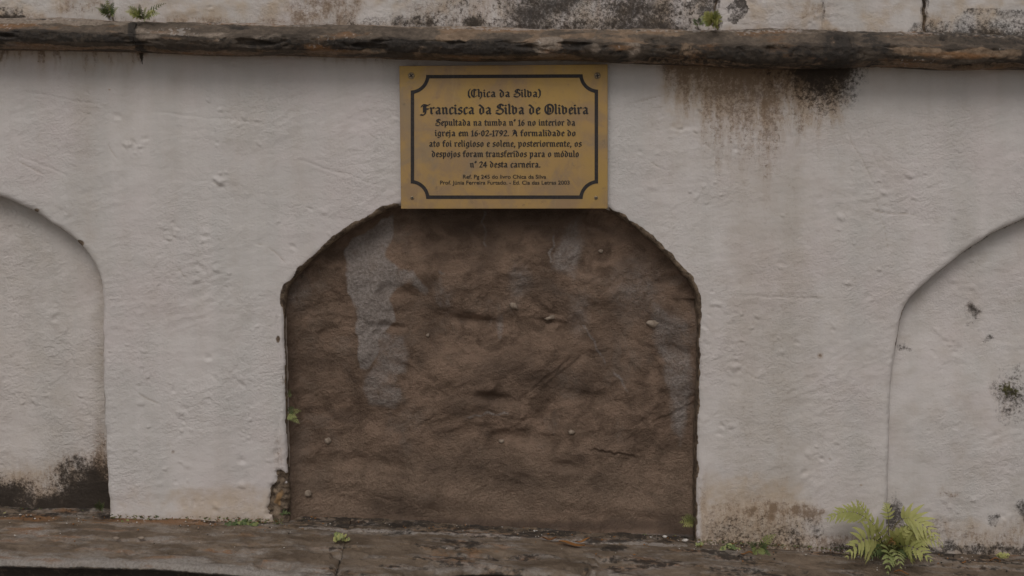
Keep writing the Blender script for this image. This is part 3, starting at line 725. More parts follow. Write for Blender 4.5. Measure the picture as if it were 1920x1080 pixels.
# ---- cornice stones
top_px = catmull([(-900, 28), (-300, 31), (0, 34), (130, 33), (250, 39), (400, 42), (640, 46), (860, 50), (1050, 53), (1340, 56), (1480, 54), (1600, 59), (1740, 60), (1920, 66), (2300, 74), (2800, 84)], 12)
bot_px = catmull([(-900, 76), (-300, 84), (0, 88), (130, 90), (270, 93), (400, 99), (560, 100), (760, 106), (900, 110), (1050, 108), (1150, 113), (1300, 118), (1430, 124), (1560, 124), (1660, 121), (1780, 127), (1920, 126), (2300, 134), (2800, 144)], 12)
def cornice_stone(u0, u1, seed, label):
    fine = 2.2
    ua = np.concatenate([np.arange(u0, min(u1, -40), 8), np.arange(max(u0, -40), min(u1, 1960), fine), np.arange(max(u0, 1960), u1, 8)]) if (u0 < -40 or u1 > 1960) else np.arange(u0, u1, fine)
    ua = np.append(ua[ua < u1 - .5], u1)
    yf = -.066
    tv = np.interp(ua, top_px[:, 0], top_px[:, 1]); bv = np.interp(ua, bot_px[:, 0], bot_px[:, 1])
    x = P(ua, 540.0)[0] * .967
    zt = P(ua, tv, yf + .012)[1]; zb = P(ua, bv, yf + .012)[1]
    # profile: s along, (y, w) w=0 bottom .. 1 top
    prof = catmull([(.03, 1.08), (-.005, 1.08), (-.026, 1.06), (-.040, .99), (-.053, .84), (-.0645, .62), (-.0698, .535), (-.0708, .47), (-.0700, .30), (-.066, .16), (-.061, .09), (-.050, .03), (-.036, .0), (-.012, .01), (.03, .05)], 6)
    py_, pw = prof[:, 0], prof[:, 1]
    Yg = np.repeat(py_[:, None], len(ua), 1); Wg = np.repeat(pw[:, None], len(ua), 1)
    Zg = zb[None, :] + (zt - zb)[None, :] * Wg
    Xg = np.repeat(x[None, :], len(pw), 0)
    ty = np.gradient(py_); tz = np.gradient(pw) * .062
    L = np.hypot(ty, tz); ny, nzv = tz / L, -ty / L                       # points outward
    if ny[len(ny) // 2] > 0: ny, nzv = -ny, -nzv
    arc = np.cumsum(L)[:, None] + 0 * Xg
    GS = 801
    n = .0035 * fbm(Xg / .16, arc / .06, 4, GS, .55) + .0012 * np.minimum(ridge(Xg / .12, arc / .03, 3, GS + 5), .35) + .0015 * fbm(Xg / .02, arc / .008, 3, GS + 9)
    chip = sst(.22, .42, fbm(Xg / .10, arc / .035, 3, GS + 13))
    n -= .007 * chip
    n += .0013 * fbm(Xg / .012, arc / .012, 3, GS + 31) - .003 * sst(.3, .5, fbm(Xg / .035, arc / .02, 3, GS + 33))
    # end rounding
    de = np.minimum(ua - u0, u1 - ua)[None, :] + 0 * Xg
    n -= .0012 * np.exp(-(np.clip(de, 0, None) / 3.0) ** 2) + .002 * np.exp(-de / 9.0) * fbm(Xg / .02, arc / .02, 2, seed + 17)
    Ug = ua[None, :] + 0 * Xg
    hatch = sst(.55, .8, Wg) * (Ug > 1700) * (Ug < 1960)
    n += .0006 * hatch * np.sin((Ug * .9 - Wg * 40) / 2.4)
    foot_in = (Yg > -.02)
    n = np.where(foot_in, n * .3, n)
    Yg = Yg + ny[:, None] * n; Zg = Zg + nzv[:, None] * n
    sN = fbm(Xg / .05, arc / .03, 4, 822); sl = fbm(Xg / .13, arc / .03, 3, 826)
    Un = Ug + 60 * sl + 25 * sN
    rg = lambda a, b: sst(a - 22, a + 22, Un) * (1 - sst(b - 22, b + 22, Un))
    Wn = Wg + .16 * sN + .10 * sl
    B = lambda *a: blob(Ug + 20 * sN, Wg + .25 * sN, *a)
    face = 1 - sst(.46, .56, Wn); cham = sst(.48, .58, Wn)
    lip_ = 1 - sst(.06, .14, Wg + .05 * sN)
    mid = .55 * cham + .3 * sl  # chamfer lightened: sky light on the bevel put into the colour
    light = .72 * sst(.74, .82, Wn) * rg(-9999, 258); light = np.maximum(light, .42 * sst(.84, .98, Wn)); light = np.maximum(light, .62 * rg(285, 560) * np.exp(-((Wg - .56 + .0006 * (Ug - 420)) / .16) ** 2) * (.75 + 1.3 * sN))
    light = np.maximum(light, .80 * B(1028, .34, 30, .42, .3)); light = np.maximum(light, .62 * B(1112, .34, 12, .4, .4)); light = np.maximum(light, .72 * B(1180, .34, 24, .42, .4)); light = np.maximum(light, .7 * B(290, .40, 30, .2, .4)); light = np.maximum(light, .62 * B(45, .16, 24, .16, .5))
    light = np.maximum(light, .45 * sst(.76, .9, Wg) * rg(1700, 1960) * (.6 + .6 * np.sin((Ug * .9 - Wg * 40) / 2.4)))
    tan_ = .66 * cham * rg(820, 1300) * (.8 + .9 * sl); tan_ = np.maximum(tan_, .50 * cham * rg(640, 820) * sst(.6, .9, Wg) * (.8 + .9 * sl)); tan_ = np.maximum(tan_, .62 * rg(300, 640) * (.35 + 1.3 * sl)); tan_ = np.maximum(tan_, .62 * lip_ * (.85 + 1.0 * sl))
    tan_ = np.maximum(tan_, .8 * B(1290, .36, 34, .36, .5)); tan_ = np.maximum(tan_, .72 * B(800, .2, 60, .2, .4)); tan_ = np.maximum(tan_, .75 * B(1548, .62, 12, .3, .5)); tan_ = np.maximum(tan_, .95 * np.exp(-((Wg - .38 - .2 * sN) / .2) ** 2) * rg(1650, 1895) * (.85 + .6 * sN))
    tan_ = np.maximum(tan_, .55 * sst(.95, 1.05, Wg) * rg(640, 1300)); tan_ = np.maximum(tan_, .45 * rg(220, 262) * (.6 + sN))
    lich = np.maximum(.58 * sst(.80, .98, Wg) * (.8 + sl), .26 + .5 * sl); lich = np.maximum(lich, .62 * B(350, .6, 80, .3, .5))
    och = .40 * cham * (.5 + 1.2 * sl) * rg(640, 1300); och = np.maximum(och, .30 + .4 * sl); och = np.maximum(och, .5 * rg(1680, 1880) * np.exp(-((Wg - .3) / .2) ** 2))
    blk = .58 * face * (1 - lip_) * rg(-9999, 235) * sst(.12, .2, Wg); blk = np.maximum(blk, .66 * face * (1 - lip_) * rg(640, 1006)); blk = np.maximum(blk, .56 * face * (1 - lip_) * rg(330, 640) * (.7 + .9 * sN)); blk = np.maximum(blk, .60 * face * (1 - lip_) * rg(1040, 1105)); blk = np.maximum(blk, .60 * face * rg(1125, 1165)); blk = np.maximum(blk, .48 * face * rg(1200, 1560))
    blk = np.maximum(blk, 1.0 * np.exp(-((Ug - 266 + 14 * (Wg - .3)) / (9 + 10 * np.clip(.6 - Wg, 0, 1))) ** 2) * (.8 + .6 * sN)); blk = np.maximum(blk, .80 * B(1562, .4, 50, .9, .4)); blk = np.maximum(blk, .62 * rg(1610, 1650) * (1 + .6 * sN)); blk = np.maximum(blk, .52 * sst(.54, .64, Wn) * rg(1735, 9999)); blk = np.maximum(blk, .6 * chip * sst(-.1, .3, sN)); blk = np.maximum(blk, .7 * B(450, .85, 45, .16, .4))
    blk = np.maximum(blk, .62 * np.exp(-((Wg - .97 + .05 * sl) / .025) ** 2) * sst(-.05, .2, sN))
    at_mid = np.clip(mid, 0, 1)
    n_, m_ = Xg.shape
    verts = np.stack([Xg, Yg, Zg], -1).reshape(-1, 3)
    fc = grid_faces(n_, m_)
    at = dict(tan=tan_, light=light, lichen=lich, ochre=och, black=blk, mid=at_mid)
    # end caps
    for col in (0, m_ - 1):
        ring = np.arange(n_) * m_ + col
        cpos = verts[ring].mean(0)
        ci = len(verts); verts = np.concatenate([verts, cpos[None]])
        fc = np.concatenate([fc, np.stack([ring[:-1], ring[1:], np.full(n_ - 1, ci), np.full(n_ - 1, ci)], 1)]) if False else fc
        verts = verts[:-1]
    me = mesh_from('cornice_stone', verts, fc, MAT_CORNICE, attrs={k: np.clip(v, 0, 1.3) for k, v in at.items()})
    o = link('cornice_stone', me, wall); o['label'] = label
    return o
cornice_stone(-900, 264.9, 801, 'almost black cornice stone with pale top edge')
cornice_stone(265.1, 1584.0, 821, 'long brown cornice stone with flaking patches')
cornice_stone(1584.2, 2800, 841, 'cornice stone with tool marks and ochre patches')

# ------------------------------------------------------------------ ledge slabs
def ledge_z(u):
    return P(u, LEDGE_V(u), 0.0)[1]
lip_px = catmull([(-900, 1000), (-300, 1012), (-60, 1020), (0, 1024), (30, 1034), (60, 1043), (130, 1045), (200, 1048), (330, 1051), (450, 1062), (600, 1077), (640, 1079), (700, 1073), (800, 1066), (900, 1060), (985, 1066), (1080, 1072), (1200, 1078), (1320, 1094),
                  (1600, 1110), (1920, 1128), (2800, 1170)], 8)
def lip_y(u):
    pv = np.interp(u, lip_px[:, 0], lip_px[:, 1])
    dx, dy, dz = ray(u, pv)
    t = (ledge_z(u) - CAM.z) / dz
    return CAM.y + dy * t
def slab(u0, u1, seed, label):
    ua = np.concatenate([np.arange(u0, min(u1, -60), 9), np.arange(max(u0, -60), min(u1, 1980), 2.3), np.arange(max(u0, 1980), u1, 9)])
    ly = lip_y(ua) + .004 * fbm(ua / 40.0, ua * 0, 3, seed + 1)
    zt = ledge_z(ua)
    # columns: fraction of the way back->lip, then rounding, then front face
    tt = np.linspace(0, 1, 90)
    back = .072
    rows_y = []; rows_z = []; kind = []
    for t in tt:
        rows_y.append(back + (ly + .010 - back) * t); rows_z.append(zt - .006 * t); kind.append((t, 0.0))
    for k in range(1, 9):
        a = k / 8 * math.pi / 2
        rows_y.append(ly + .010 - .010 * math.sin(a)); rows_z.append(zt - .006 - .012 * (1 - math.cos(a))); kind.append((1.0, k / 16))
    for k in range(1, 46):
        q = k / 45
        rows_y.append(ly + .055 * q ** .6); rows_z.append(zt - .018 - .30 * q * q * .9 - .02 * q); kind.append((1.0, .5 + q / 2))
    Yg = np.array(rows_y); Zg = np.array(rows_z)
    Xg = np.repeat(P(ua, 540.0)[0][None, :], len(rows_y), 0)
    # the joint between the slabs runs slightly askew to the wall
    jx = (float(P(619, 540)[0]) - Xg); Xg = Xg + (.030 - .06 * np.clip(Yg, -.3, .1)) * np.exp(-(jx / .35) ** 2)
    # x follows the viewing distance so slabs keep their measured ends
    T = np.array([k[0] for k in kind])[:, None] + 0 * Xg; Q = np.array([k[1] for k in kind])[:, None] + 0 * Xg
    Ug, Vg = UV(Xg, Zg, Yg)
    wz = fbm(Xg / .2, Yg / .08, 3, seed + 3)
    n = .005 * fbm(Xg / .14, Yg / .05, 4, seed + 5) + .0022 * fbm(Xg / .03, Yg / .02, 3, seed + 7) + .0018 * np.minimum(ridge(Xg / .2, (Yg + .04 * wz) / .045, 3, seed + 9), .4) + .0012 * fbm(Xg / .012, Yg / .010, 2, seed + 10)
    n -= .012 * sst(.2, .34, fbm(Xg / .10, Yg / .05, 4, seed + 11)) * sst(.45, .9, T)
    de = np.minimum(ua - u0, u1 - ua)[None, :] + 0 * Xg
    n -= .004 * sst(.55, .9, T) * np.exp(-(np.clip(de, 0, None) / 3.0) ** 2) + .002 * np.exp(-np.clip(de, 0, None) / 14.0) * (1 + fbm(Xg / .03, Yg / .03, 2, seed + 13))
    # the split along the lip right of the joint
    n -= .020 * np.exp(-((Vg - 1040 - .03 * (Ug - 617)) / 4.0) ** 2) * sst(618, 630, Ug) * (1 - sst(670, 700, Ug))
    for cx0, cx1, cv in [(460, 620, 1066), (390, 500, 1033), (560, 615, 1074)]:
        n -= .010 * np.exp(-((Vg - cv - .02 * (Ug - cx0) - 3 * perlin(Ug / 20, Ug * 0, cx0)) / 1.8) ** 2) * sst(cx0, cx0 + 20, Ug) * (1 - sst(cx1 - 20, cx1, Ug))
    Zg = Zg + n * (1 - Q); Yg = Yg - n * np.clip(Q * 2, 0, 1) * .9
    s = fbm(Xg / .05, Yg / .04, 4, seed + 21); sl = fbm(Xg / .16, Yg / .035, 4, seed + 23)
    top = Q <= 0
    wallv = LEDGE_V(Ug)
    dback = (Vg - wallv)
    light = .72 * sst(.66, .95, T) * (Ug < 640) * (Q < .45) * (.72 + .6 * sl); light = np.maximum(light, .46 * sst(.8, 1.0, T) * (Q < .45) + .3 * sl); light = np.maximum(light, .80 * sst(.9, .99, T) * (Q < .4) * (Ug < 520)); light = np.maximum(light, .40 + .5 * sl)  # paler towards the front lip
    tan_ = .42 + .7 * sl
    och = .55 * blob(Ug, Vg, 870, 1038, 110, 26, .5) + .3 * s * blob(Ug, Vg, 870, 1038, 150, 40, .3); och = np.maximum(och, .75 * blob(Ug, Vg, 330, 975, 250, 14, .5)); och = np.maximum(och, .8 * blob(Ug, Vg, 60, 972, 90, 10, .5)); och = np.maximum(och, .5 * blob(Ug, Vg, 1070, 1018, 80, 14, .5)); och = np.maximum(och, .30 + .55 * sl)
    blk = .95 * sst(.30, .52, Q) * (.9 + .4 * s); blk = np.maximum(blk, .62 * (1 - sst(2, 14, dback)) * (.8 + .8 * s)); blk = np.maximum(blk, .95 * blob(Ug, Vg, 1270, 1003, 60, 15, .5)); blk = np.maximum(blk, .8 * blob(Ug, Vg, 1150, 1028, 40, 12, .5))  # front face near-black: shade below the lip put into the colour
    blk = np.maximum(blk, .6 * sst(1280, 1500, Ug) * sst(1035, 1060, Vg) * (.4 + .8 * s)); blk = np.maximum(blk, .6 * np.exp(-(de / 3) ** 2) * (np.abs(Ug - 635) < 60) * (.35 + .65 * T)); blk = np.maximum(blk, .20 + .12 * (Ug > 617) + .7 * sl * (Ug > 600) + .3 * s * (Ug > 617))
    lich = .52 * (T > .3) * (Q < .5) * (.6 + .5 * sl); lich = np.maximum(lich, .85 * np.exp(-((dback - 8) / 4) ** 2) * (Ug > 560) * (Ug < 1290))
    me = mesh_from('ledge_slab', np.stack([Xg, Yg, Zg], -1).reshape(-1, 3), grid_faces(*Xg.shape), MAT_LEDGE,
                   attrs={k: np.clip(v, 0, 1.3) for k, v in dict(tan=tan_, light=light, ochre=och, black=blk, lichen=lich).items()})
    c = V3((max(u0, 0) + min(u1, 1920)) / 2, 1000, 0); c.z = 0
    o = link('ledge_slab', me, None, c)
    return tag(o, label, 'stone slab', 'stone slabs forming the ledge at the foot of the wall')
slab(-900, 618.7, 901, 'shorter grey stone ledge slab at the left with a pale front lip')
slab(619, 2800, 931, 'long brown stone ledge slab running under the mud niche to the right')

# ------------------------------------------------------------------ ground
mg = M('pale_bounce_paving')
g1 = mg.noise(9, 6, .65); g2 = mg.noise(70, 5, .7)
gw = mg.t.nodes.new('ShaderNodeSeparateXYZ'); mg.t.links.new(mg.tc, gw.inputs[0])
near_ledge = mg.ss(mg.mth('ADD', gw.outputs[1], mg.mth('MULTIPLY', g1, .5)), -.25, .05)      # dark strip along the ledge; unseen paving farther out made pale to bounce light
gc = mg.mix(mg.ss(g1, .35, .65), (.30, .27, .235), (.40, .365, .325))
MAT_GROUND = mg.done(mg.mix(near_ledge, gc, mg.mix(g2, (.020, .017, .014), (.055, .045, .035))), .85, .3, mg.bump(mg.mth('ADD', g1, g2), .6, .02))
gxs = np.concatenate([np.linspace(-120, -4, 18), np.linspace(-3.6, 3.6, 121), np.linspace(4, 120, 18)])
gys = np.concatenate([np.linspace(-120, -3.4, 18), np.linspace(-3, 1.0, 81), np.linspace(1.5, 120, 18)])
X, Yg = np.meshgrid(gxs, gys)
Zg = .012 * fbm(X / .4, Yg / .4, 4, 991) * (np.abs(X) < 5) * (np.abs(Yg) < 5)
me = mesh_from('ground', np.stack([X, Yg, Zg], -1).reshape(-1, 3), grid_faces(*X.shape), MAT_GROUND)
tag(link('ground', me), None, None, kind='structure')

# ------------------------------------------------------------------ memorial plaque
YP = -.014                                   # face of the plate
mb = M('aged_brass')
nb = mb.noise(16, 6, .65, dist=.6); nf = mb.noise(70, 5, .65); nv = mb.noise(5, 3, .6)
cb = mb.mix(mb.ss(nb, .42, .60), (.385, .243, .095), (.31, .205, .11))
cb = mb.mix(mb.mth('MULTIPLY', mb.ss(nv, .45, .6), .9), cb, (.405, .258, .078))
cb = mb.mix(mb.mth('MULTIPLY', mb.ss(mb.noise(9, 5, .65, mb.vec(1, 1, 1, (0, 0, 0), (7, 7, 7)), .8), .52, .68), .8), cb, (.275, .20, .125))
cb = mb.mix(mb.mth('MULTIPLY', mb.ss(nf, .55, .75), .5), cb, (.25, .165, .10))
cb = mb.mix(mb.mth('MULTIPLY', mb.ss(mb.noise(38, 4, .6), .6, .72), .45), cb, (.41, .26, .08))
cb = mb.mix(mb.mth('MULTIPLY', mb.ss(mb.noise(45, 8, .8), .57, .68), .55), cb, (.16, .115, .075))          # tarnish spots
cb = mb.mix(mb.mth('MULTIPLY', mb.ss(mb.noise(1.0, 6, .7, mb.vec(60, 60, 7)), .56, .72), .35), cb, (.44, .30, .14))   # wiped runs
MAT_BRASS = mb.done(cb, mb.mth('ADD', .42, mb.mth('MULTIPLY', nf, .2)), .4, mb.bump(mb.noise(120, 4), .08, .001), .35)
mk = M('black_engraving_enamel'); MAT_INK = mk.done(mk.mix(mk.ss(mk.noise(200, 4), .3, .7), (.018, .015, .014), (.034, .028, .026)), .6, .3)
ms = M('dull_screw_metal'); MAT_SCREW = ms.done(ms.mix(ms.ss(ms.noise(400), .4, .6), (.22, .165, .10), (.36, .28, .18)), .5, .5, None, .5)
plaque = thing('memorial_plaque', V3(945, 391, YP), 'rectangular brass memorial plaque with black gothic lettering screwed above the middle niche', 'plaque')
TL, TR, BR, BL = [V3(*p, YP) for p in ((748.5, 123.5), (1139.5, 120.5), (1139.5, 391), (752, 391.5))]
import bmesh
bm = bmesh.new()
fr = [bm.verts.new(p) for p in (BL, BR, TR, TL)]
f = bm.faces.new(fr)
ex = bmesh.ops.extrude_face_region(bm, geom=[f])
for v in [q for q in ex['geom'] if isinstance(q, bmesh.types.BMVert)]: v.co.y += .003
bmesh.ops.recalc_face_normals(bm, faces=bm.faces)
bmesh.ops.bevel(bm, geom=[e_ for e_ in bm.edges], offset=.0006, segments=2, affect='EDGES', profile=.5)
me = bpy.data.meshes.new('plate'); bm.to_mesh(me); bm.free(); me.materials.append(MAT_BRASS)
link('plate', me, plaque)
# standoff block behind the plate is not visible; screws carry it
def ring_px(off):
    x0, x1, y0, y1 = 770 + off, 1121.5 - off, 139 + off, 373 - off
    r = 29.0 + off * .0
    tilt = lambda x, y: (x, y + (1.0 - (x - 770) / 350.0) * 1.6 * (1 if y < 256 else 0) )
    pts = []
    # corner centres on the outer rectangle corners; concave arcs
    for (cx, cy, a0, a1) in ((770, 139, 0, 90), (770, 373, 270, 360), (1121.5, 373, 180, 270), (1121.5, 139, 90, 180)):
        R_ = r + off
        arc = []
        for k in range(13):
            a = rad(a0 + (a1 - a0) * k / 12)
            arc.append((cx + R_ * math.cos(a), cy + R_ * math.sin(a)))
        arc = [(min(max(px, x0), x1), min(max(py, y0), y1)) for px, py in arc]
        pts.append(arc)
    # order counter clockwise in photo space: TL arc runs from (r,0) to (0,r) -> left side down
    o = pts[0] + pts[1] + pts[2] + pts[3]
    return [tilt(*p) for p in o]
Ro, Ri = ring_px(0), ring_px(6.6)
vs = [V3(*p, YP - .0004) for p in Ro] + [V3(*p, YP - .0004) for p in Ri]
n = len(Ro)
link('border', mesh_from('border', np.array([tuple(v) for v in vs]), [(i, n + i, n + (i + 1) % n, (i + 1) % n) for i in range(n)], MAT_INK, smooth=False), plaque)

# ---- gothic pen letters : strokes of a broad nib
def St(x, top=.82): return [(x - .11, top + .11), (x, top), (x, .16), (x + .12, .05)]
G = {
 'i': (.44, [St(.2), [(.14, 1.30), (.24, 1.20)]]),
 'n': (.86, [St(.2), [(.26, .80), (.42, .96), (.60, .82), (.60, .16), (.72, .05)]]),
 'm': (1.24, [St(.2), [(.26, .80), (.42, .96), (.60, .82), (.60, .16), (.70, .05)], [(.66, .80), (.82, .96), (.99, .82), (.99, .16), (1.11, .05)]]),
 'u': (.86, [[(.09, .93), (.2, .82), (.2, .2), (.34, .05), (.54, .2)], St(.6)]),
 'r': (.64, [St(.2), [(.26, .80), (.42, .97), (.55, .85)]]),
 'o': (.80, [[(.42, .98), (.2, .80), (.2, .2), (.38, .03)], [(.40, .98), (.60, .80), (.60, .2), (.38, .03)]]),
 'c': (.64, [[(.54, .85), (.42, .97), (.2, .80), (.2, .2), (.36, .03), (.56, .16)]]),
 'e': (.66, [[(.38, .98), (.2, .80), (.2, .2), (.36, .03), (.56, .16)], [(.38, .98), (.56, .80), (.52, .62), (.24, .44)]]),
 'a': (.82, [[(.16, .84), (.32, .97), (.56, .82), (.56, .16), (.68, .05)], [(.54, .56), (.22, .42), (.2, .18), (.34, .05), (.54, .22)]]),
 'd': (.82, [[(.10, 1.34), (.30, 1.20), (.60, .84), (.60, .2), (.38, .03)], [(.42, .98), (.2, .80), (.2, .2), (.38, .03)]]),
 'b': (.82, [[(.09, 1.43), (.2, 1.32), (.2, .2), (.38, .03)], [(.28, .82), (.42, .97), (.60, .82), (.60, .22), (.38, .03)]]),
 'v': (.82, [[(.07, 1.20), (.2, 1.06), (.2, .2), (.38, .03)], [(.28, .82), (.42, .97), (.60, .82), (.60, .22), (.38, .03)]]),
 'l': (.44, [[(.09, 1.43), (.2, 1.32), (.2, .16), (.32, .05)]]),
 'h': (.82, [[(.09, 1.43), (.2, 1.32), (.2, .16), (.30, .05)], [(.26, .80), (.42, .96), (.60, .80), (.60, .12), (.40, -.28)]]),
 'f': (.56, [[(.54, 1.30), (.40, 1.42), (.22, 1.25), (.22, .16), (.32, .05)], [(.04, .90), (.48, .90)]]),
 't': (.52, [[(.24, 1.24), (.2, 1.1), (.2, .18), (.32, .04), (.46, .15)], [(.03, .90), (.44, .90)]]),
 's': (.68, [[(.55, .85), (.38, .97), (.2, .82), (.22, .62), (.52, .42), (.54, .2), (.34, .03), (.12, .15)]]),
 'g': (.82, [[(.42, .98), (.2, .80), (.2, .24), (.38, .08), (.58, .2)], [(.36, .98), (.60, .86), (.60, -.12), (.36, -.32), (.12, -.22)]]),
 'p': (.82, [[(.08, .97), (.2, .84), (.2, -.38)], [(.28, .82), (.42, .97), (.60, .82), (.60, .2), (.38, .03), (.22, .14)]]),
 'j': (.44, [[(.09, .93), (.2, .82), (.2, -.15), (.02, -.36)], [(.14, 1.30), (.24, 1.20)]]),
 'C': (1.0, [[(.78, 1.22), (.56, 1.42), (.28, 1.30), (.16, .95), (.16, .45), (.36, .08), (.62, .03), (.90, .25)], [(.52, 1.25), (.52, .22)], [(.46, 1.36), (.70, 1.22), (.90, 1.36)]]),
 'F': (1.02, [[(.02, 1.05), (.18, 1.34), (.44, 1.32), (.50, 1.1), (.50, .22), (.30, -.12), (-.10, -.08)], [(.44, 1.34), (.72, 1.22), (1.02, 1.40)], [(.50, .74), (.86, .74)], [(.30, 1.2), (.30, .3)]]),
 'O': (1.22, [[(.62, 1.42), (.30, 1.30), (.14, .95), (.14, .50), (.30, .15), (.62, .02), (.94, .15), (1.08, .50), (1.08, .95), (.94, 1.28), (.62, 1.42)], [(.46, 1.25), (.46, .2)], [(.46, .92), (.76, .80), (.76, .3)]]),
 'S': (1.06, [[(.96, 1.22), (.68, 1.42), (.36, 1.34), (.26, 1.06), (.48, .86), (.84, .70), (.94, .38), (.74, .08), (.42, .02), (.06, .2)], [(.56, 1.34), (.56, .86)], [(.10, .50), (.36, .56)]]),
 'A': (1.06, [[(.12, 1.18), (.36, 1.38), (.62, 1.22), (.80, .8), (.80, .16), (.94, .04)], [(.52, 1.28), (.32, .8), (.28, .25), (.06, .05)], [(.28, .58), (.80, .58)], [(.52, 1.2), (.52, .6)]]),
 '0': (.82, [[(.42, 1.28), (.2, 1.0), (.2, .3), (.40, .03)], [(.40, 1.28), (.62, 1.0), (.62, .3), (.40, .03)]]),
 '1': (.52, [[(.06, 1.10), (.26, 1.28), (.26, .06)], [(.08, .05), (.44, .05)]]),
 '2': (.76, [[(.14, 1.02), (.24, 1.22), (.42, 1.28), (.60, 1.08), (.54, .80), (.14, .10)], [(.12, .09), (.64, .09)]]),
 '4': (.82, [[(.50, 1.28), (.10, .46)], [(.08, .42), (.72, .42)], [(.52, 1.25), (.52, .03)]]),
 '6': (.80, [[(.58, 1.26), (.34, 1.08), (.2, .72), (.2, .25), (.40, .03), (.60, .25), (.60, .52), (.42, .74), (.24, .62)]]),
 '7': (.72, [[(.08, 1.20), (.64, 1.20)], [(.60, 1.20), (.34, .6), (.30, .05)]]),
 '9': (.80, [[(.20, .04), (.44, .20), (.60, .56), (.60, 1.02), (.40, 1.28), (.2, 1.04), (.2, .78), (.38, .54), (.56, .68)]]),
 '.': (.36, [[(.12, .16), (.22, .06)]]), ',': (.36, [[(.12, .16), (.22, .06), (.12, -.20)]]), '-': (.50, [[(.08, .46), (.42, .46)]]), u'\u00b7': (.40, [[(.14, .62), (.24, .52)]]),
 '(': (.50, [[(.42, 1.45), (.20, 1.05), (.20, .30), (.42, -.12)]]), ')': (.50, [[(.10, 1.45), (.32, 1.05), (.32, .30), (.10, -.12)]]),
 u'\u00ba': (.44, [[(.24, 1.40), (.12, 1.22), (.24, 1.02), (.36, 1.22), (.24, 1.40)]]), ' ': (.46, []),
}
G[u'\u00f3'] = (G['o'][0], G['o'][1] + [[(.38, 1.14), (.54, 1.38)]])
def hull(pts):
    pts = sorted(set((round(a, 5), round(b, 5)) for a, b in pts))
    def half(ps):
        h = []
        for p in ps:
            while len(h) > 1 and (h[-1][0] - h[-2][0]) * (p[1] - h[-2][1]) - (h[-1][1] - h[-2][1]) * (p[0] - h[-2][0]) <= 0: h.pop()
            h.append(p)
        return h
    lo, hi = half(pts), half(pts[::-1])
    return lo[:-1] + hi[:-1]
def gothic(text, xl, xr, base, xh, nib=.25, yoff=0.0):
    adv = sum(G[c][0] for c in text); k = (xr - xl) / adv                 # px per unit
    w = nib; t = .075
    ca, sa = math.cos(rad(40)), math.sin(rad(40))
    nibp = [(sx * w / 2 * ca - sy * t / 2 * sa, sx * w / 2 * sa + sy * t / 2 * ca) for sx in (-1, 1) for sy in (-1, 1)]
    vs, fs = [], []; x = 0; q = 0
    for c in text:
        a, strokes = G[c]
        for st in strokes:
            pts = st if len(st) <= 5 else [tuple(p) for p in catmull(st, 3)]
            sw = 1.0
            for (p, r_) in zip(pts[:-1], pts[1:]):
                hl = hull([(p[0] + u * sw, p[1] + v * sw) for u, v in nibp] + [(r_[0] + u * sw, r_[1] + v * sw) for u, v in nibp])
                i0 = len(vs); q += 1
                for (hx, hy) in hl:
                    vs.append(tuple(V3(xl + (x + hx) * k, base - hy * xh, YP - .0005 - (q % 24) * .000012)))
                fs.append(tuple(range(i0, len(vs)))[::-1])
        x += a
    return mesh_from('inscription', np.array(vs), fs, MAT_INK, smooth=False)
LINES = [('(Chica da Silva)', 876, 1015, 182, 10.2), ('Francisca da Silva de Oliveira', 790, 1104, 214, 13.0), (u'Sepultada na tumba n\u00ba 16 no interior da', 816, 1079, 235.5, 8.4),
         (u'igreja em 16\u00b702-1792. A formalidade do', 815, 1080, 255.3, 8.4), ('ato foi religioso e solene, posteriormente, os', 804, 1091, 275, 8.4),
         (u'despojos foram transferidos para o m\u00f3dulo', 809, 1086, 294.3, 8.4), (u'n\u00ba 24 desta carneira.', 881, 1014, 314, 8.4)]
for ln in LINES:
    o = link('inscription', gothic(*ln), plaque)
def sans(text, xl, xr, base, xh_px):
    c = bpy.data.curves.new('inscription', 'FONT'); c.body = text; c.size = 1.0; c.offset = .014
    o = bpy.data.objects.new('inscription_source', c); COL.objects.link(o)
    bpy.context.view_layer.update()
    me = bpy.data.meshes.new_from_object(o.evaluated_get(bpy.context.evaluated_depsgraph_get()))
    bpy.data.objects.remove(o); bpy.data.curves.remove(c)
    co = np.zeros(len(me.vertices) * 3, np.float32); me.vertices.foreach_get('co', co); co = co.reshape(-1, 3)
    x0, x1 = co[:, 0].min(), co[:, 0].max()
    u = xl + (co[:, 0] - x0) / (x1 - x0) * (xr - xl); v = base - co[:, 1] * xh_px
    x, z = P(u, v, YP - .0006)
    me.vertices.foreach_set('co', np.stack([x, np.full_like(x, YP - .0006), z], 1).astype(np.float32).ravel())
    me.materials.clear(); me.materials.append(MAT_INK); me.update()
    return me
for tx, a, b, y_ in ((u'Ref. Pg 245 do livro Chica da Silva', 868, 1024, 334.8), (u'Prof. J\u00fania Ferreira Furtado. - Ed. Cia das Letras 2003', 825, 1068, 345.8)):
    link('inscription', sans(tx, a, b, y_, 10.2), plaque)
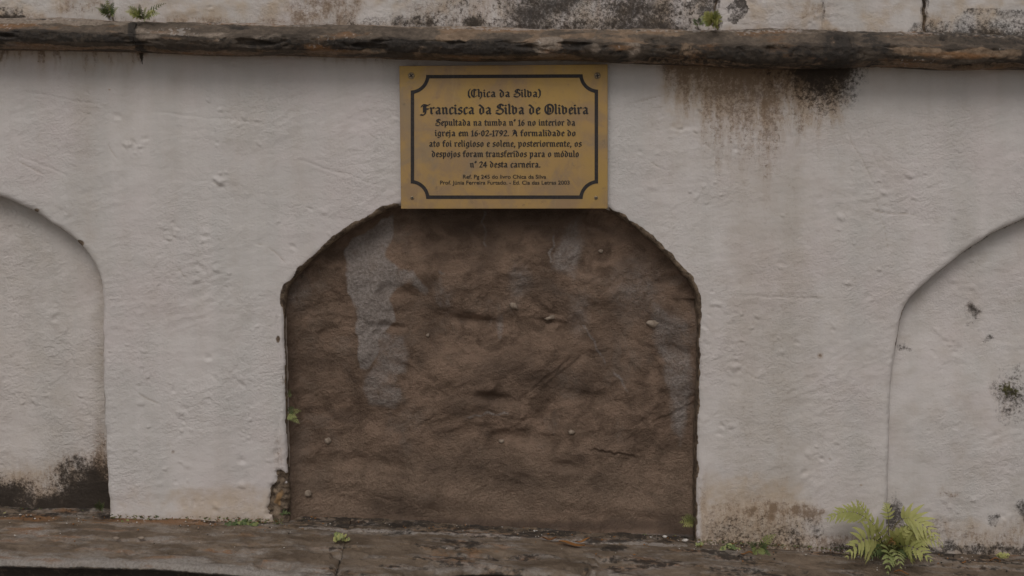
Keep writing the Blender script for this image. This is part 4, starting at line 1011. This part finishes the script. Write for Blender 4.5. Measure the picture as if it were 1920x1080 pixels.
# screws
def screw(px, py, head, slot_ang, hole=False):
    c = V3(px, py, YP)
    bm = bmesh.new()
    prof = [(0, -.0016), (head * .5, -.0015), (head * .85, -.0010), (head, -.0001), (head, .001)]
    n = 20; rings = []
    for r, y in prof:
        rings.append([bm.verts.new((c.x + r * math.cos(2 * math.pi * k / n), c.y + y, c.z + r * math.sin(2 * math.pi * k / n))) for k in range(n)] if r > 0 else [bm.verts.new((c.x, c.y + y, c.z))])
    for k in range(n): bm.faces.new((rings[0][0], rings[1][k], rings[1][(k + 1) % n]))
    for a, b in zip(rings[1:-1], rings[2:]):
        for k in range(n): bm.faces.new((a[k], b[k], b[(k + 1) % n], a[(k + 1) % n]))
    bmesh.ops.recalc_face_normals(bm, faces=bm.faces)
    me = bpy.data.meshes.new('screw'); bm.to_mesh(me); bm.free(); me.materials.append(MAT_SCREW)
    for p in me.polygons: p.use_smooth = True
    o = link('screw', me, plaque)
    # slot (a cross of two dark bars)
    vs, fs = [], []
    for q, an in enumerate((slot_ang, slot_ang + math.pi / 2)):
        d = Vector((math.cos(an), 0, math.sin(an))) * head * .62; w = Vector((-math.sin(an), 0, math.cos(an))) * head * .16
        i0 = len(vs)
        for s1, s2 in ((-1, -1), (1, -1), (1, 1), (-1, 1)): vs.append(tuple(c + d * s1 + w * s2 + Vector((0, -.0019 - .00005 * q, 0))))
        fs.append((i0, i0 + 1, i0 + 2, i0 + 3))
    m2 = mesh_from('slot', np.array(vs), fs, MAT_INK, smooth=False)
    s_ = link('slot', m2, None); s_.parent = o; m2.transform(Matrix.Translation(-Vector(plaque['_base'])))
for a in ((771, 142, .0062, .7), (1120, 142, .0062, .2), (773, 371, .0036, 1.0), (1117.5, 371, .0038, .4)): screw(*a)

# ------------------------------------------------------------------ ferns and weeds
def leaf_mat(name, c1, c2, trans=.25):
    m = M(name)
    n = m.noise(60, 3, .6)
    oi = m.t.nodes.new('ShaderNodeObjectInfo').outputs['Random']
    c = m.mix(m.ss(m.mth('ADD', m.mth('MULTIPLY', n, .7), m.mth('MULTIPLY', oi, .3)), .3, .7), c1, c2)
    m.done(c, .6, .3)
    tr = m.t.nodes.new('ShaderNodeBsdfTranslucent'); m.set(tr.inputs[0], c)
    mx = m.t.nodes.new('ShaderNodeMixShader'); mx.inputs[0].default_value = trans
    m.t.links.new(m.b.outputs[0], mx.inputs[1]); m.t.links.new(tr.outputs[0], mx.inputs[2])
    m.t.links.new(mx.outputs[0], m.t.nodes['Material Output'].inputs['Surface'])
    return m.m
LEAF_PALE = leaf_mat('pale_fern_leaf', (.36, .37, .125), (.50, .485, .19), .3)
LEAF_MID = leaf_mat('green_fern_leaf', (.24, .275, .10), (.34, .36, .145), .25)
LEAF_DARK = leaf_mat('dark_fern_leaf', (.07, .105, .04), (.14, .175, .07), .2)
LEAF_BROWN = leaf_mat('withered_leaf', (.20, .085, .03), (.32, .15, .05), .2)
STEM = leaf_mat('fern_stem', (.14, .13, .05), (.20, .17, .07), 0)

def bez(p0, p1, p2, t): return p0 * (1 - t) ** 2 + p1 * 2 * t * (1 - t) + p2 * t * t
def frond_mesh(name, p0, p1, p2, width, npin, mats, rnd, start=.22, tail=.8, lobes=5, up=None, slim=.36, stem_r=.0011, notch=.58):
    """one pinnate frond along a bezier; rachis tube plus lobed pinnae on both sides"""
    vs, fs, mi = [], [], []
    N = 22; pts = [bez(p0, p1, p2, i / N) for i in range(N + 1)]
    view = Vector((0, -1, .35)).normalized() if up is None else up
    def frame(t):
        T = (bez(p0, p1, p2, min(t + .02, 1)) - bez(p0, p1, p2, max(t - .02, 0))).normalized()
        S = T.cross(view)
        S = S.normalized() if S.length > .05 else T.cross(Vector((1, 0, 0))).normalized()
        return T, S, S.cross(T).normalized()
    for i, p in enumerate(pts):
        T, S, Nn = frame(i / N); r = stem_r * (1 - .75 * i / N)
        for k in range(5):
            a = 2 * math.pi * k / 5
            vs.append(p + S * r * math.cos(a) + Nn * r * math.sin(a))
        if i:
            b = len(vs) - 10
            for k in range(5): fs.append((b + k, b + (k + 1) % 5, b + 5 + (k + 1) % 5, b + 5 + k)); mi.append(1)
    for j in range(npin):
        t = start + (1 - start) * (j + .5) / npin
        q = (t - start) / (1 - start)
        prof = min(1, .55 + q * 2.2) * (1 - q) ** tail + .03
        for side in (-1, 1):
            tt = t + rnd.uniform(-.008, .008)
            c = bez(p0, p1, p2, min(tt, 1)); T, S, Nn = frame(tt)
            L = width * prof * rnd.uniform(.86, 1.1)
            an = rad(24 + 34 * q + rnd.uniform(-7, 7))
            d = (S * side * math.cos(an) + T * math.sin(an)).normalized()
            wv = (T * math.cos(an) - S * side * math.sin(an)).normalized()
            hw = min(L * slim, .72 * width * slim + .001) 
            n = lobes * 2
            drp = rnd.uniform(.05, .22) * L
            prevrow = None
            for k in range(n + 1):
                s = k / n
                saw = 1.0 if k % 2 == 0 else notch
                h = hw * (1 - s) ** .75 * (.55 + .45 * min(1, s * 6)) * saw
                m_ = c + d * (L * s) + T * (.10 * L * s * s) - Nn * (-.0) + Vector((0, 0, -drp * s * s)) + Nn * (.04 * L * math.sin(s * 3))
                lean = d * (h * .35 if k % 2 == 0 else 0)
                row = (m_ + wv * h + lean + Nn * h * .22, m_, m_ - wv * h + lean + Nn * h * .22)
                i0 = len(vs); vs.extend(row)
                if prevrow is not None:
                    fs.append((prevrow, prevrow + 1, i0 + 1, i0)); mi.append(0)
                    fs.append((prevrow + 1, prevrow + 2, i0 + 2, i0 + 1)); mi.append(0)
                prevrow = i0
    me = mesh_from(name, np.array([tuple(v) for v in vs]), fs, mats)
    me.polygons.foreach_set('material_index', mi)
    return me
def fern(base, label, specs, seed, group=None, cat='fern'):
    rnd = random.Random(seed)
    t = thing('fern', base, label, cat, group)
    for (p1, p2, w, n, mat, kw) in specs:
        link('frond', frond_mesh('frond', base + Vector((rnd.uniform(-.004, .004), rnd.uniform(-.004, .004), 0)), p1, p2, w, n, [mat, STEM], rnd, **kw), t)
    return t
# big fern
B = V3(1664, 1041, -.03)
def fs_(c, tip, w, n, mat, yc=-.06, yt=-.08, **kw): return (V3(*c, yc), V3(*tip, yt), w, n, mat, kw)
BG = dict(notch=.86, lobes=4)
big = [
 fs_((1626, 925), (1550, 974), .030, 12, LEAF_PALE, -.05, -.06, start=.42, slim=.24, tail=.5),
 fs_((1628, 960), (1605, 936), .018, 7, LEAF_PALE, -.03, -.02, start=.5, slim=.26),
 fs_((1630, 972), (1586, 1048), .058, 9, LEAF_PALE, -.10, -.15, start=.30, slim=.23, tail=.9, **BG),
 fs_((1655, 985), (1618, 968), .034, 6, LEAF_PALE, -.07, -.06, start=.35, slim=.24, **BG),
 fs_((1676, 912), (1770, 1022), .050, 11, LEAF_PALE, -.07, -.10, start=.46, slim=.17, tail=.95, **BG),
 fs_((1672, 960), (1658, 942), .020, 7, LEAF_PALE, -.05, -.03, start=.5, slim=.25),
 fs_((1702, 975), (1770, 1027), .040, 11, LEAF_PALE, -.08, -.10, start=.25, slim=.22, tail=.9, **BG),
 fs_((1700, 1000), (1748, 1054), .042, 9, LEAF_PALE, -.10, -.14, start=.25, slim=.27),
 fs_((1690, 1005), (1700, 985), .030, 6, LEAF_MID, -.05, -.04, start=.3, slim=.3, **BG),
 fs_((1650, 1000), (1640, 985), .030, 6, LEAF_PALE, -.08, -.08, start=.2, slim=.34, **BG),
 fs_((1672, 1005), (1706, 990), .036, 7, LEAF_PALE, -.08, -.08, start=.25, slim=.3, **BG),
 fs_((1655, 1005), (1628, 1052), .030, 9, LEAF_DARK, -.06, -.10, start=.2, slim=.28),
 fs_((1668, 1005), (1664, 1078), .038, 9, LEAF_MID, -.10, -.15, start=.2, slim=.32),
 fs_((1680, 1010), (1690, 1068), .034, 8, LEAF_MID, -.10, -.14, start=.2, slim=.32),
 fs_((1690, 1010), (1715, 1052), .030, 9, LEAF_DARK, -.07, -.10, start=.2, slim=.3),
 fs_((1645, 1010), (1604, 1032), .028, 9, LEAF_DARK, -.04, -.05, start=.2, slim=.28),
 fs_((1668, 995), (1678, 1022), .022, 8, LEAF_BROWN, -.10, -.13, start=.2, slim=.3),
 fs_((1640, 1020), (1578, 1040), .020, 8, LEAF_DARK, -.04, -.05, start=.2, slim=.3),
]
fern(B, 'largest yellow-green fern with spreading fronds, growing at the foot of the right pillar', big, 3)
SG = 'small ferns and weeds sprouting from joints of the wall'
def small(name, px, py, y, label, tips, w, n, mat, seed, yt=-.03, cat='fern', **kw):
    b = V3(px, py, y)
    rnd = random.Random(seed)
    t = thing(name, b, label, cat, SG)
    for i, (tx, ty) in enumerate(tips):
        mt = mat[i % len(mat)] if isinstance(mat, list) else mat
        mid = V3((px + tx) / 2, (py + ty) / 2 - abs(tx - px) * .18 - 2, y + yt * .6)
        k = dict(start=.2, slim=.3, lobes=3, stem_r=.0006); k.update(kw)
        link('frond', frond_mesh('frond', b, mid, V3(tx, ty, y + yt * rnd.uniform(.7, 1.2)), w * rnd.uniform(.85, 1.15), n, [mt, STEM], rnd, **k), t)
    return t
small('fern', 205, 34, -.03, 'small fern in the joint at the top left, left of its brighter neighbour', [(188, 6), (200, -4), (214, 4), (222, 14), (192, 20), (178, 14)], .013, 8, [LEAF_DARK, LEAF_MID], 11, -.03)
small('fern', 268, 36, -.035, 'bright green bushy fern on top of the cornice at the left', [(240, 12), (250, 22), (262, 8), (275, 14), (292, 20), (312, 6), (300, 26), (244, 30), (258, 30), (284, 30), (234, 22)], .013, 8, [LEAF_MID, LEAF_PALE, LEAF_DARK], 12, -.035)
small('fern', 1337, 50, -.035, 'light green lobed fern growing in the parapet joint above the cornice, right of the plaque', [(1320, 24), (1330, 22), (1345, 18), (1352, 42), (1350, 34), (1312, 34), (1338, 36)], .020, 6, [LEAF_PALE, LEAF_PALE, LEAF_MID], 13, -.03, slim=.42)
small('fern', 1308, 46, -.03, 'dark tuft of fern beside the light green fern in the parapet joint', [(1298, 38), (1312, 34), (1322, 44), (1302, 46)], .010, 6, LEAF_DARK, 14, -.02)
small('fern', 539, 778, -.003, 'small green fern hanging from the left jamb of the mud niche', [(566, 771), (562, 795), (552, 764), (548, 786), (556, 784)], .013, 8, [LEAF_MID, LEAF_MID, LEAF_DARK], 15, -.025, slim=.26)
small('fern', 540, 745, .004, 'tiny dark sprig on the left jamb of the mud niche above the hanging fern', [(545, 728), (543, 735), (548, 740)], .006, 5, LEAF_DARK, 16, -.012)
small('fern', 1302, 982, .01, 'small pale fern in the dark lower right corner of the mud niche', [(1276, 970), (1272, 980), (1284, 964), (1290, 985), (1296, 968), (1280, 988)], .011, 7, [LEAF_MID, LEAF_PALE], 17, -.03)
small('fern', 1420, 1028, -.02, 'blue-green fern at the foot of the right pillar with a raised frond', [(1456, 1002), (1404, 1020), (1412, 1040), (1440, 1022), (1432, 1040), (1448, 1048)], .014, 8, [LEAF_MID, LEAF_DARK], 18, -.03)
small('fern', 188, 958, .0, 'dark green sprig in the mouldy corner of the left niche', [(178, 944), (186, 936), (196, 942), (194, 952), (180, 954)], .010, 6, LEAF_DARK, 19, -.02)

# rounded weeds / moss cushions
def weed(px, py, y, w_px, h_px, n, label, mats, seed, size=(3, 6), zlift=0.0):
    rnd = random.Random(seed)
    b = V3(px, py, y)
    t = thing('weed', b, label, 'weed', SG)
    for mi_, mat in enumerate(mats):
        vs, fs = [], []
        for k in range(n):
            u = rnd.gauss(0, .42) * w_px; hgt = abs(rnd.gauss(0, .5)) * h_px * max(.2, 1 - abs(u) / w_px)
            c = V3(px + u, py - hgt, y - rnd.uniform(0, .022))
            r = rnd.uniform(*size) * .001
            nrm = Vector((rnd.uniform(-.7, .7), -1, rnd.uniform(-.1, 1.1))).normalized()
            s = nrm.orthogonal().normalized(); s = Matrix.Rotation(rnd.uniform(0, 6.28), 3, nrm) @ s; q = nrm.cross(s)
            for lb in range(3):                                    # three lobes to a leaf
                a = (lb - 1) * 1.15
                d = s * math.cos(a) + q * math.sin(a); e2 = nrm.cross(d)
                i0 = len(vs)
                o_ = [(0, 0), (.45, .38), (.85, .42), (1.05, .12), (1.05, -.12), (.85, -.42), (.45, -.38)]
                for (f1, f2) in o_: vs.append(tuple(c + d * r * f1 + e2 * r * f2 + nrm * r * .18 * math.sin(f1 * 3)))
                fs.append(tuple(range(i0, i0 + 7)))
            # stalk to the root
            i0 = len(vs); rt = Vector((c.x * .85 + b.x * .15, y, b.z))
            vs.extend([tuple(rt), tuple(rt + Vector((.0007, 0, 0))), tuple(c + Vector((.0005, 0, 0))), tuple(c)]); fs.append((i0, i0 + 1, i0 + 2, i0 + 3))
        link('foliage', mesh_from('foliage', np.array(vs), fs, mat), t)
    return t
weed(455, 985, -.008, 42, 9, 36, 'bright low weed in the gap under the left pillar', [LEAF_MID, LEAF_DARK], 31, (3.5, 6))
weed(438, 992, -.02, 8, 8, 6, 'few pale leaves hanging over the ledge below the left pillar', [LEAF_MID], 32, (3.5, 5))
weed(232, 984, -.006, 20, 7, 18, 'dark low weed under the left corner of the left pillar', [LEAF_DARK, LEAF_MID], 33, (2.5, 4.5))
weed(640, 1012, -.085, 20, 12, 10, 'pale clover-like weed growing out of the joint between the ledge slabs', [LEAF_PALE, LEAF_MID], 34, (3.2, 5))
weed(1368, 1030, -.012, 20, 10, 26, 'dense low weed at the left foot of the right pillar', [LEAF_MID, LEAF_DARK], 35, (3, 5.5))
weed(1312, 1022, -.01, 8, 5, 8, 'tiny green tuft at the outer corner of the right pillar', [LEAF_MID], 36, (2.5, 4))
weed(1878, 1044, -.012, 18, 9, 18, 'yellowish small weed on the ledge right of the big fern', [LEAF_PALE], 37, (3, 5))
weed(8, 966, .02, 10, 6, 8, 'scrap of yellow-green moss at the foot of the left niche', [LEAF_PALE], 38, (2.5, 4))
weed(68, 972, .01, 8, 5, 6, 'few tiny green leaves on the ledge before the left niche', [LEAF_MID], 39, (2.5, 4))
weed(535, 965, .0, 7, 14, 12, 'mossy tuft on the broken lower corner of the left pillar', [LEAF_DARK], 40, (2, 4))

# ------------------------------------------------------------------ loose bits on the ledge
def on_ledge(px, py):
    dx, dy, dz = ray(px, py); z = float(ledge_z(px))
    t = (z - CAM.z) / dz
    return Vector((float(CAM.x + dx * t), float(CAM.y + dy * t), z))
def scatter(name, n, place, mats, build, seed, label):
    rnd = random.Random(seed); vs, fs, mi = [], [], []
    for _ in range(n):
        c = place(rnd)
        v_, f_ = build(rnd, c); i0 = len(vs); vs += v_; fs += [tuple(i0 + q for q in f) for f in f_]; mi += [rnd.randrange(len(mats))] * len(f_)
    me = mesh_from(name, np.array(vs), fs, mats, smooth=False); me.polygons.foreach_set('material_index', mi)
    return tag(link(name, me), label, name, kind='stuff')
def grain(rnd, c):
    r = rnd.choice([.0009, .0012, .0016, .0024]) * rnd.uniform(.7, 1.3)
    v = [tuple(c + Vector((rnd.uniform(.6, 1.2) * r * dx, rnd.uniform(.6, 1.2) * r * dy, rnd.uniform(.4, .9) * r * dz))) for dx, dy, dz in ((1, 0, 0), (-1, 0, 0), (0, 1, 0), (0, -1, 0), (0, 0, 1), (0, 0, -1))]
    return v, [(0, 2, 4), (2, 1, 4), (1, 3, 4), (3, 0, 4), (2, 0, 5), (1, 2, 5), (3, 1, 5), (0, 3, 5)]
def ledge_spot(rnd):
    u = rnd.uniform(-100, 2000); d = abs(rnd.gauss(0, 9)) + 1 if rnd.random() < .75 else rnd.uniform(0, 50)
    if 545 < u < 1300: d -= 14
    p = on_ledge(u, float(LEDGE_V(u)) + d); p.z += .001
    return p
scatter('grit', 900, ledge_spot, [MAT_PEBBLE, MAT_WPEB, LEAF_BROWN, MAT_GROUND, MAT_LEDGE], grain, 5, 'grit and crumbs of plaster strewn along the back of the ledge')
def tuft(rnd, c):
    vs, fs = [], []
    for k in range(4):
        a = rnd.uniform(0, 6.28); r = rnd.uniform(.0012, .0030)
        d = Vector((math.cos(a) * .8, -abs(math.sin(a)) * .6 - .2, rnd.uniform(.1, .9))).normalized(); w = d.cross(Vector((rnd.uniform(-1, 1), 1, rnd.uniform(-1, 1)))).normalized()
        q = [c, c + d * r * .6 + w * r * .4, c + d * r * 1.3, c + d * r * .6 - w * r * .4]; i0 = len(vs); vs += [tuple(x) for x in q]; fs.append((i0, i0 + 1, i0 + 2, i0 + 3))
    return vs, fs
MOSS_AT = [(205, 300, 4), (300, 540, 5), (400, 530, 7), (1300, 1450, 6), (1450, 1640, 4), (1700, 1930, 5), (0, 200, 5), (545, 800, 3), (1180, 1310, 4)]
def moss_spot(rnd):
    a, b, h_ = rnd.choice(MOSS_AT); cl = a + (b - a) * (rnd.randrange(7) + .5) / 7
    u = rnd.gauss(cl, (b - a) / 40); v = float(LEDGE_V(u)) + rnd.uniform(-h_, 3)
    y = -.012 if (205 < u < 535 or 1310 < u < 1655) else .035
    return V3(u, v - (6 if y > 0 else 0), y - rnd.uniform(0, .008))
scatter('moss', 700, moss_spot, [LEAF_DARK, LEAF_DARK, LEAF_MID, LEAF_BROWN], tuft, 6, 'thin dark moss growing in the seam where the wall meets the ledge')
for i, (px, py, r, lb) in enumerate([(1285, 1014, 4.2, 'white pebble in the dark right corner of the niche ledge, nearer the pillar'), (1247, 1007, 3.6, 'small white pebble on the ledge left of the other white pebble'),
                                     (218, 1010, 4.5, 'pale stone chip on the left ledge slab'), (265, 1010, 4.5, 'tan stone chip on the left ledge slab, right of the pale chip')]):
    p = on_ledge(px, py); p.z += r * .0003
    me = pebble_mesh('pebble', p, r * .0014, r * .001, r * .0007, 70 + i, MAT_WPEB if i < 2 else MAT_PEBBLE)
    tag(link('pebble', me, None, p), lb, 'pebble', 'loose pebbles on the ledge')
def dry_leaf(px, py, L, ang, label, seed):
    rnd = random.Random(seed); c = on_ledge(px, py); c.z += .004
    vs, fs = [], []; n = 8
    d = Vector((math.cos(ang), math.sin(ang) * 1.0, 0)); s = Vector((-math.sin(ang), math.cos(ang), 0))
    for k in range(n + 1):
        q = k / n; w = L * .13 * math.sin(math.pi * min(1, q * .97 + .02)) + .0003
        m_ = c + d * L * (q - .5) + Vector((0, 0, .003 * math.sin(q * 5 + seed)))
        for j in (-1, 0, 1): vs.append(tuple(m_ + s * w * j + Vector((0, 0, abs(j) * .0018))))
        if k:
            b = len(vs) - 6
            fs += [(b, b + 1, b + 4, b + 3), (b + 1, b + 2, b + 5, b + 4)]
    me = mesh_from('dry_leaf', np.array(vs), fs, LEAF_BROWN)
    tag(link('dry_leaf', me, None, c), label, 'dry leaf', 'dry leaves fallen on the ledge')
dry_leaf(1072, 1024, .050, -.25, 'longest narrow orange dry leaf on the ledge under the mud niche', 1)
dry_leaf(1030, 1014, .026, .1, 'short orange dry leaf left of the longest one on the ledge', 2)
dry_leaf(1092, 1018, .030, .35, 'orange dry leaf crossing the end of the longest one on the ledge', 3)
dry_leaf(1400, 1042, .022, -.4, 'curled brown dry leaf below the weeds of the right pillar', 4)
dry_leaf(1866, 1054, .020, -.3, 'small reddish dry leaf under the yellowish weed at the right', 5)
dry_leaf(1690, 1078, .026, -.2, 'reddish dry leaf in front of the big fern', 6)

for o in ROOTS:
    if '_base' in o: del o['_base']
